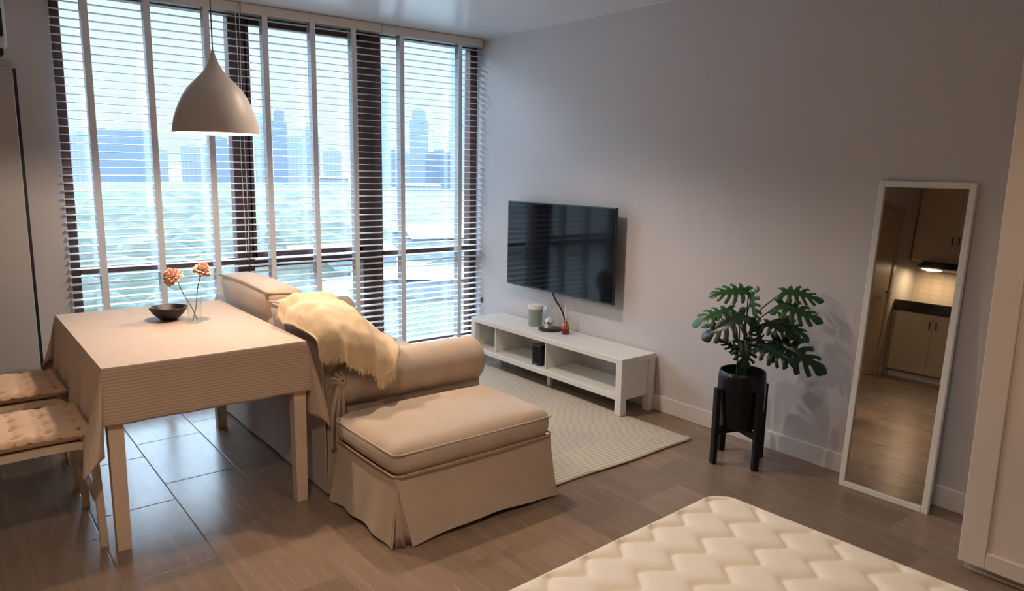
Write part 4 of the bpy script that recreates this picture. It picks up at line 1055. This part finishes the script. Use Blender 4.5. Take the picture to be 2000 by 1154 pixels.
# ------------------------------------------------------------------ kitchen seen in the mirror
def kitchen():
    XF = -2.55
    for k, (ya, yb) in enumerate(((2.736, 3.616), (1.85, 2.73))):
        t = thing('base_cabinet', ['beige double-door kitchen base cabinet reflected in the mirror', 'beige double-door kitchen base cabinet farther along the counter'][k], 'cabinet', (-2.83, (ya+yb)/2, 0))
        oy = (ya+yb)/2; w = (yb-ya)/2
        obj('carcass', B((-.319, .258, -w, w, .085, .82)), M['kit'], t); obj('toe_kick', B((-.319, .21, -w, w, 0, .085)), M['trimw'], t)
        for s in (-1, 1):
            a, b = (-w+.002, -.0015) if s < 0 else (.0015, w-.002)
            d = obj('door', B((.26, .28, a, b, .09, .812), bev=.002), M['kit'], t)
            obj('handle', B((.285, .297, s*.036-.006, s*.036+.006, .64, .735), (.279, .290, s*.036-.005, s*.036+.005, .65, .66), (.279, .290, s*.036-.005, s*.036+.005, .715, .725)), M['black'], d)
    o = obj('end_filler', B((-3.15, XF, 3.62, 3.653, 0, .82)), M['kit']); tag(o, 'narrow beige filler strip closing the cabinet run at the wall', 'filler panel')
    o = obj('countertop', B((-3.149, XF+.01, .98, 3.654, .828, .953), bev=.004), M['counter']); tag(o, 'dark granite kitchen countertop reflected in the mirror', 'countertop')
    o = thing('kitchen_drawer_unit', 'beige kitchen drawer unit at the far end of the counter', 'cabinet', (-2.83, 1.41, 0))
    obj('carcass', B((-.319, .258, -.43, .43, 0, .82)), M['kit'], o)
    for z in (.09, .33, .57): obj('drawer', B((.26, .28, -.425, .425, z, z+.225), bev=.002), M['kit'], o)
    for k, (ya, yb) in enumerate(((2.70, 3.640), (1.75, 2.69))):
        t = thing('wall_cabinet', ['beige wall cabinet above the range hood reflected in the mirror', 'beige wall cabinet beyond the range hood'][k], 'cabinet', (-3.01, (ya+yb)/2, 1.467)); w = (yb-ya)/2; off = 3.165-(ya+yb)/2 if k == 0 else 0
        obj('carcass', B((-.139, .188, -w, w, 0, 1.05)), M['kit'], t)
        for s in (-1, 1):
            a, b = (-w+.002, off-.0015) if s < 0 else (off+.0015, w-.002)
            d = obj('door', B((.19, .21, a, b, .002, 1.045), bev=.002), M['kit'], t)
            obj('handle', B((.215, .227, off+s*.036-.006, off+s*.036+.006, .23, .33), (.209, .220, off+s*.036-.005, off+s*.036+.005, .24, .25), (.209, .220, off+s*.036-.005, off+s*.036+.005, .31, .32)), M['black'], d)
    # tiled splashback
    m = bmat('cream_wall_tile', (.60, .52, .42), (.66, .58, .47), .15, .075); 
    struct(obj('trim_splashback', B((-3.149, -3.135, .98, 3.654, .954, 1.466)), m))
    t = thing('range_hood', 'slim black range hood with a lit lamp below the wall cabinet', 'range hood', (-2.78, 3.20, 1.367))
    bm = bmesh.new(); hexa(bm, [(-.35, -.30, .02), (.13, -.30, .02), (.13, .30, .02), (-.35, .30, .02), (-.35, -.30, .099), (.06, -.27, .099), (.06, .27, .099), (-.35, .30, .099)]); obj('hood_body', bm, M['tvb'], t)
    obj('hood_rim', B((-.35, .14, -.305, .305, .005, .02), bev=.002), M['chrome'], t)
    obj('hood_lamp', B((-.06, .08, .08, .26, .0, .005)), M['downl'], t)
    l = bpy.data.lights.new('hood_light', 'AREA'); l.energy = HOOD_W; l.color = (1, .72, .42); l.size = .12
    lo = bpy.data.objects.new('hood_light', l); C.objects.link(lo); lo.location = (-2.77, 3.37, 1.36)
    # door in the wall beside the kitchen
    d = struct(obj('door_1', B((-2.21, -1.38, 3.625, 3.653, .005, 2.0), bev=.002), M['doorw']))
    obj('door_frame', B((-2.28, -2.215, 3.61, 3.654, 0, 2.06), (-1.375, -1.31, 3.61, 3.654, 0, 2.06), (-2.215, -1.375, 3.61, 3.654, 2.005, 2.06), bev=.003), M['doorw'], d)
    bm = bmesh.new(); tube(bm, [(-2.14, 3.625, 1.02), (-2.14, 3.575, 1.02), (-2.03, 3.575, 1.02)], .011, 8); obj('door_handle', bm, M['black'], d, smooth=True)
kitchen()

# ------------------------------------------------------------------ ceiling downlights
proto = None
for i, (x, y, DOWN_W) in enumerate(DOWNLIGHTS):
    if proto is None:
        proto = thing('downlight', '', 'ceiling light', (0, 0, ZC))
        bm = bmesh.new(); lathe(bm, [(.052, -.001), (.062, -.001), (.062, -.006), (.052, -.008)], seg=32, cap0=False, cap1=False); obj('trim_ring', bm, M['trimw'], proto, smooth=True)
        bm = bmesh.new(); lathe(bm, [(.051, -.004), (.051, -.002)], seg=32); obj('diffuser', bm, M['downl'], proto); d_ = proto
    else: d_ = copy_tree(proto)
    d_.location = (x, y, ZC); d_['group'] = 'recessed ceiling downlights'
    d_['label'] = ['round recessed ceiling downlight above the sofa, just outside the top of the picture', 'round recessed ceiling downlight above the mattress', 'round recessed ceiling downlight directly above the viewer', 'round recessed ceiling downlight behind the viewer'][i]
    l = bpy.data.lights.new('downlight_lamp', 'SPOT'); l.spot_size = math.radians(128); l.spot_blend = .7; l.shadow_soft_size = .05; l.energy = DOWN_W; l.color = WARM
    lo = bpy.data.objects.new('downlight_lamp', l); C.objects.link(lo); lo.location = (x, y, ZC-.012)
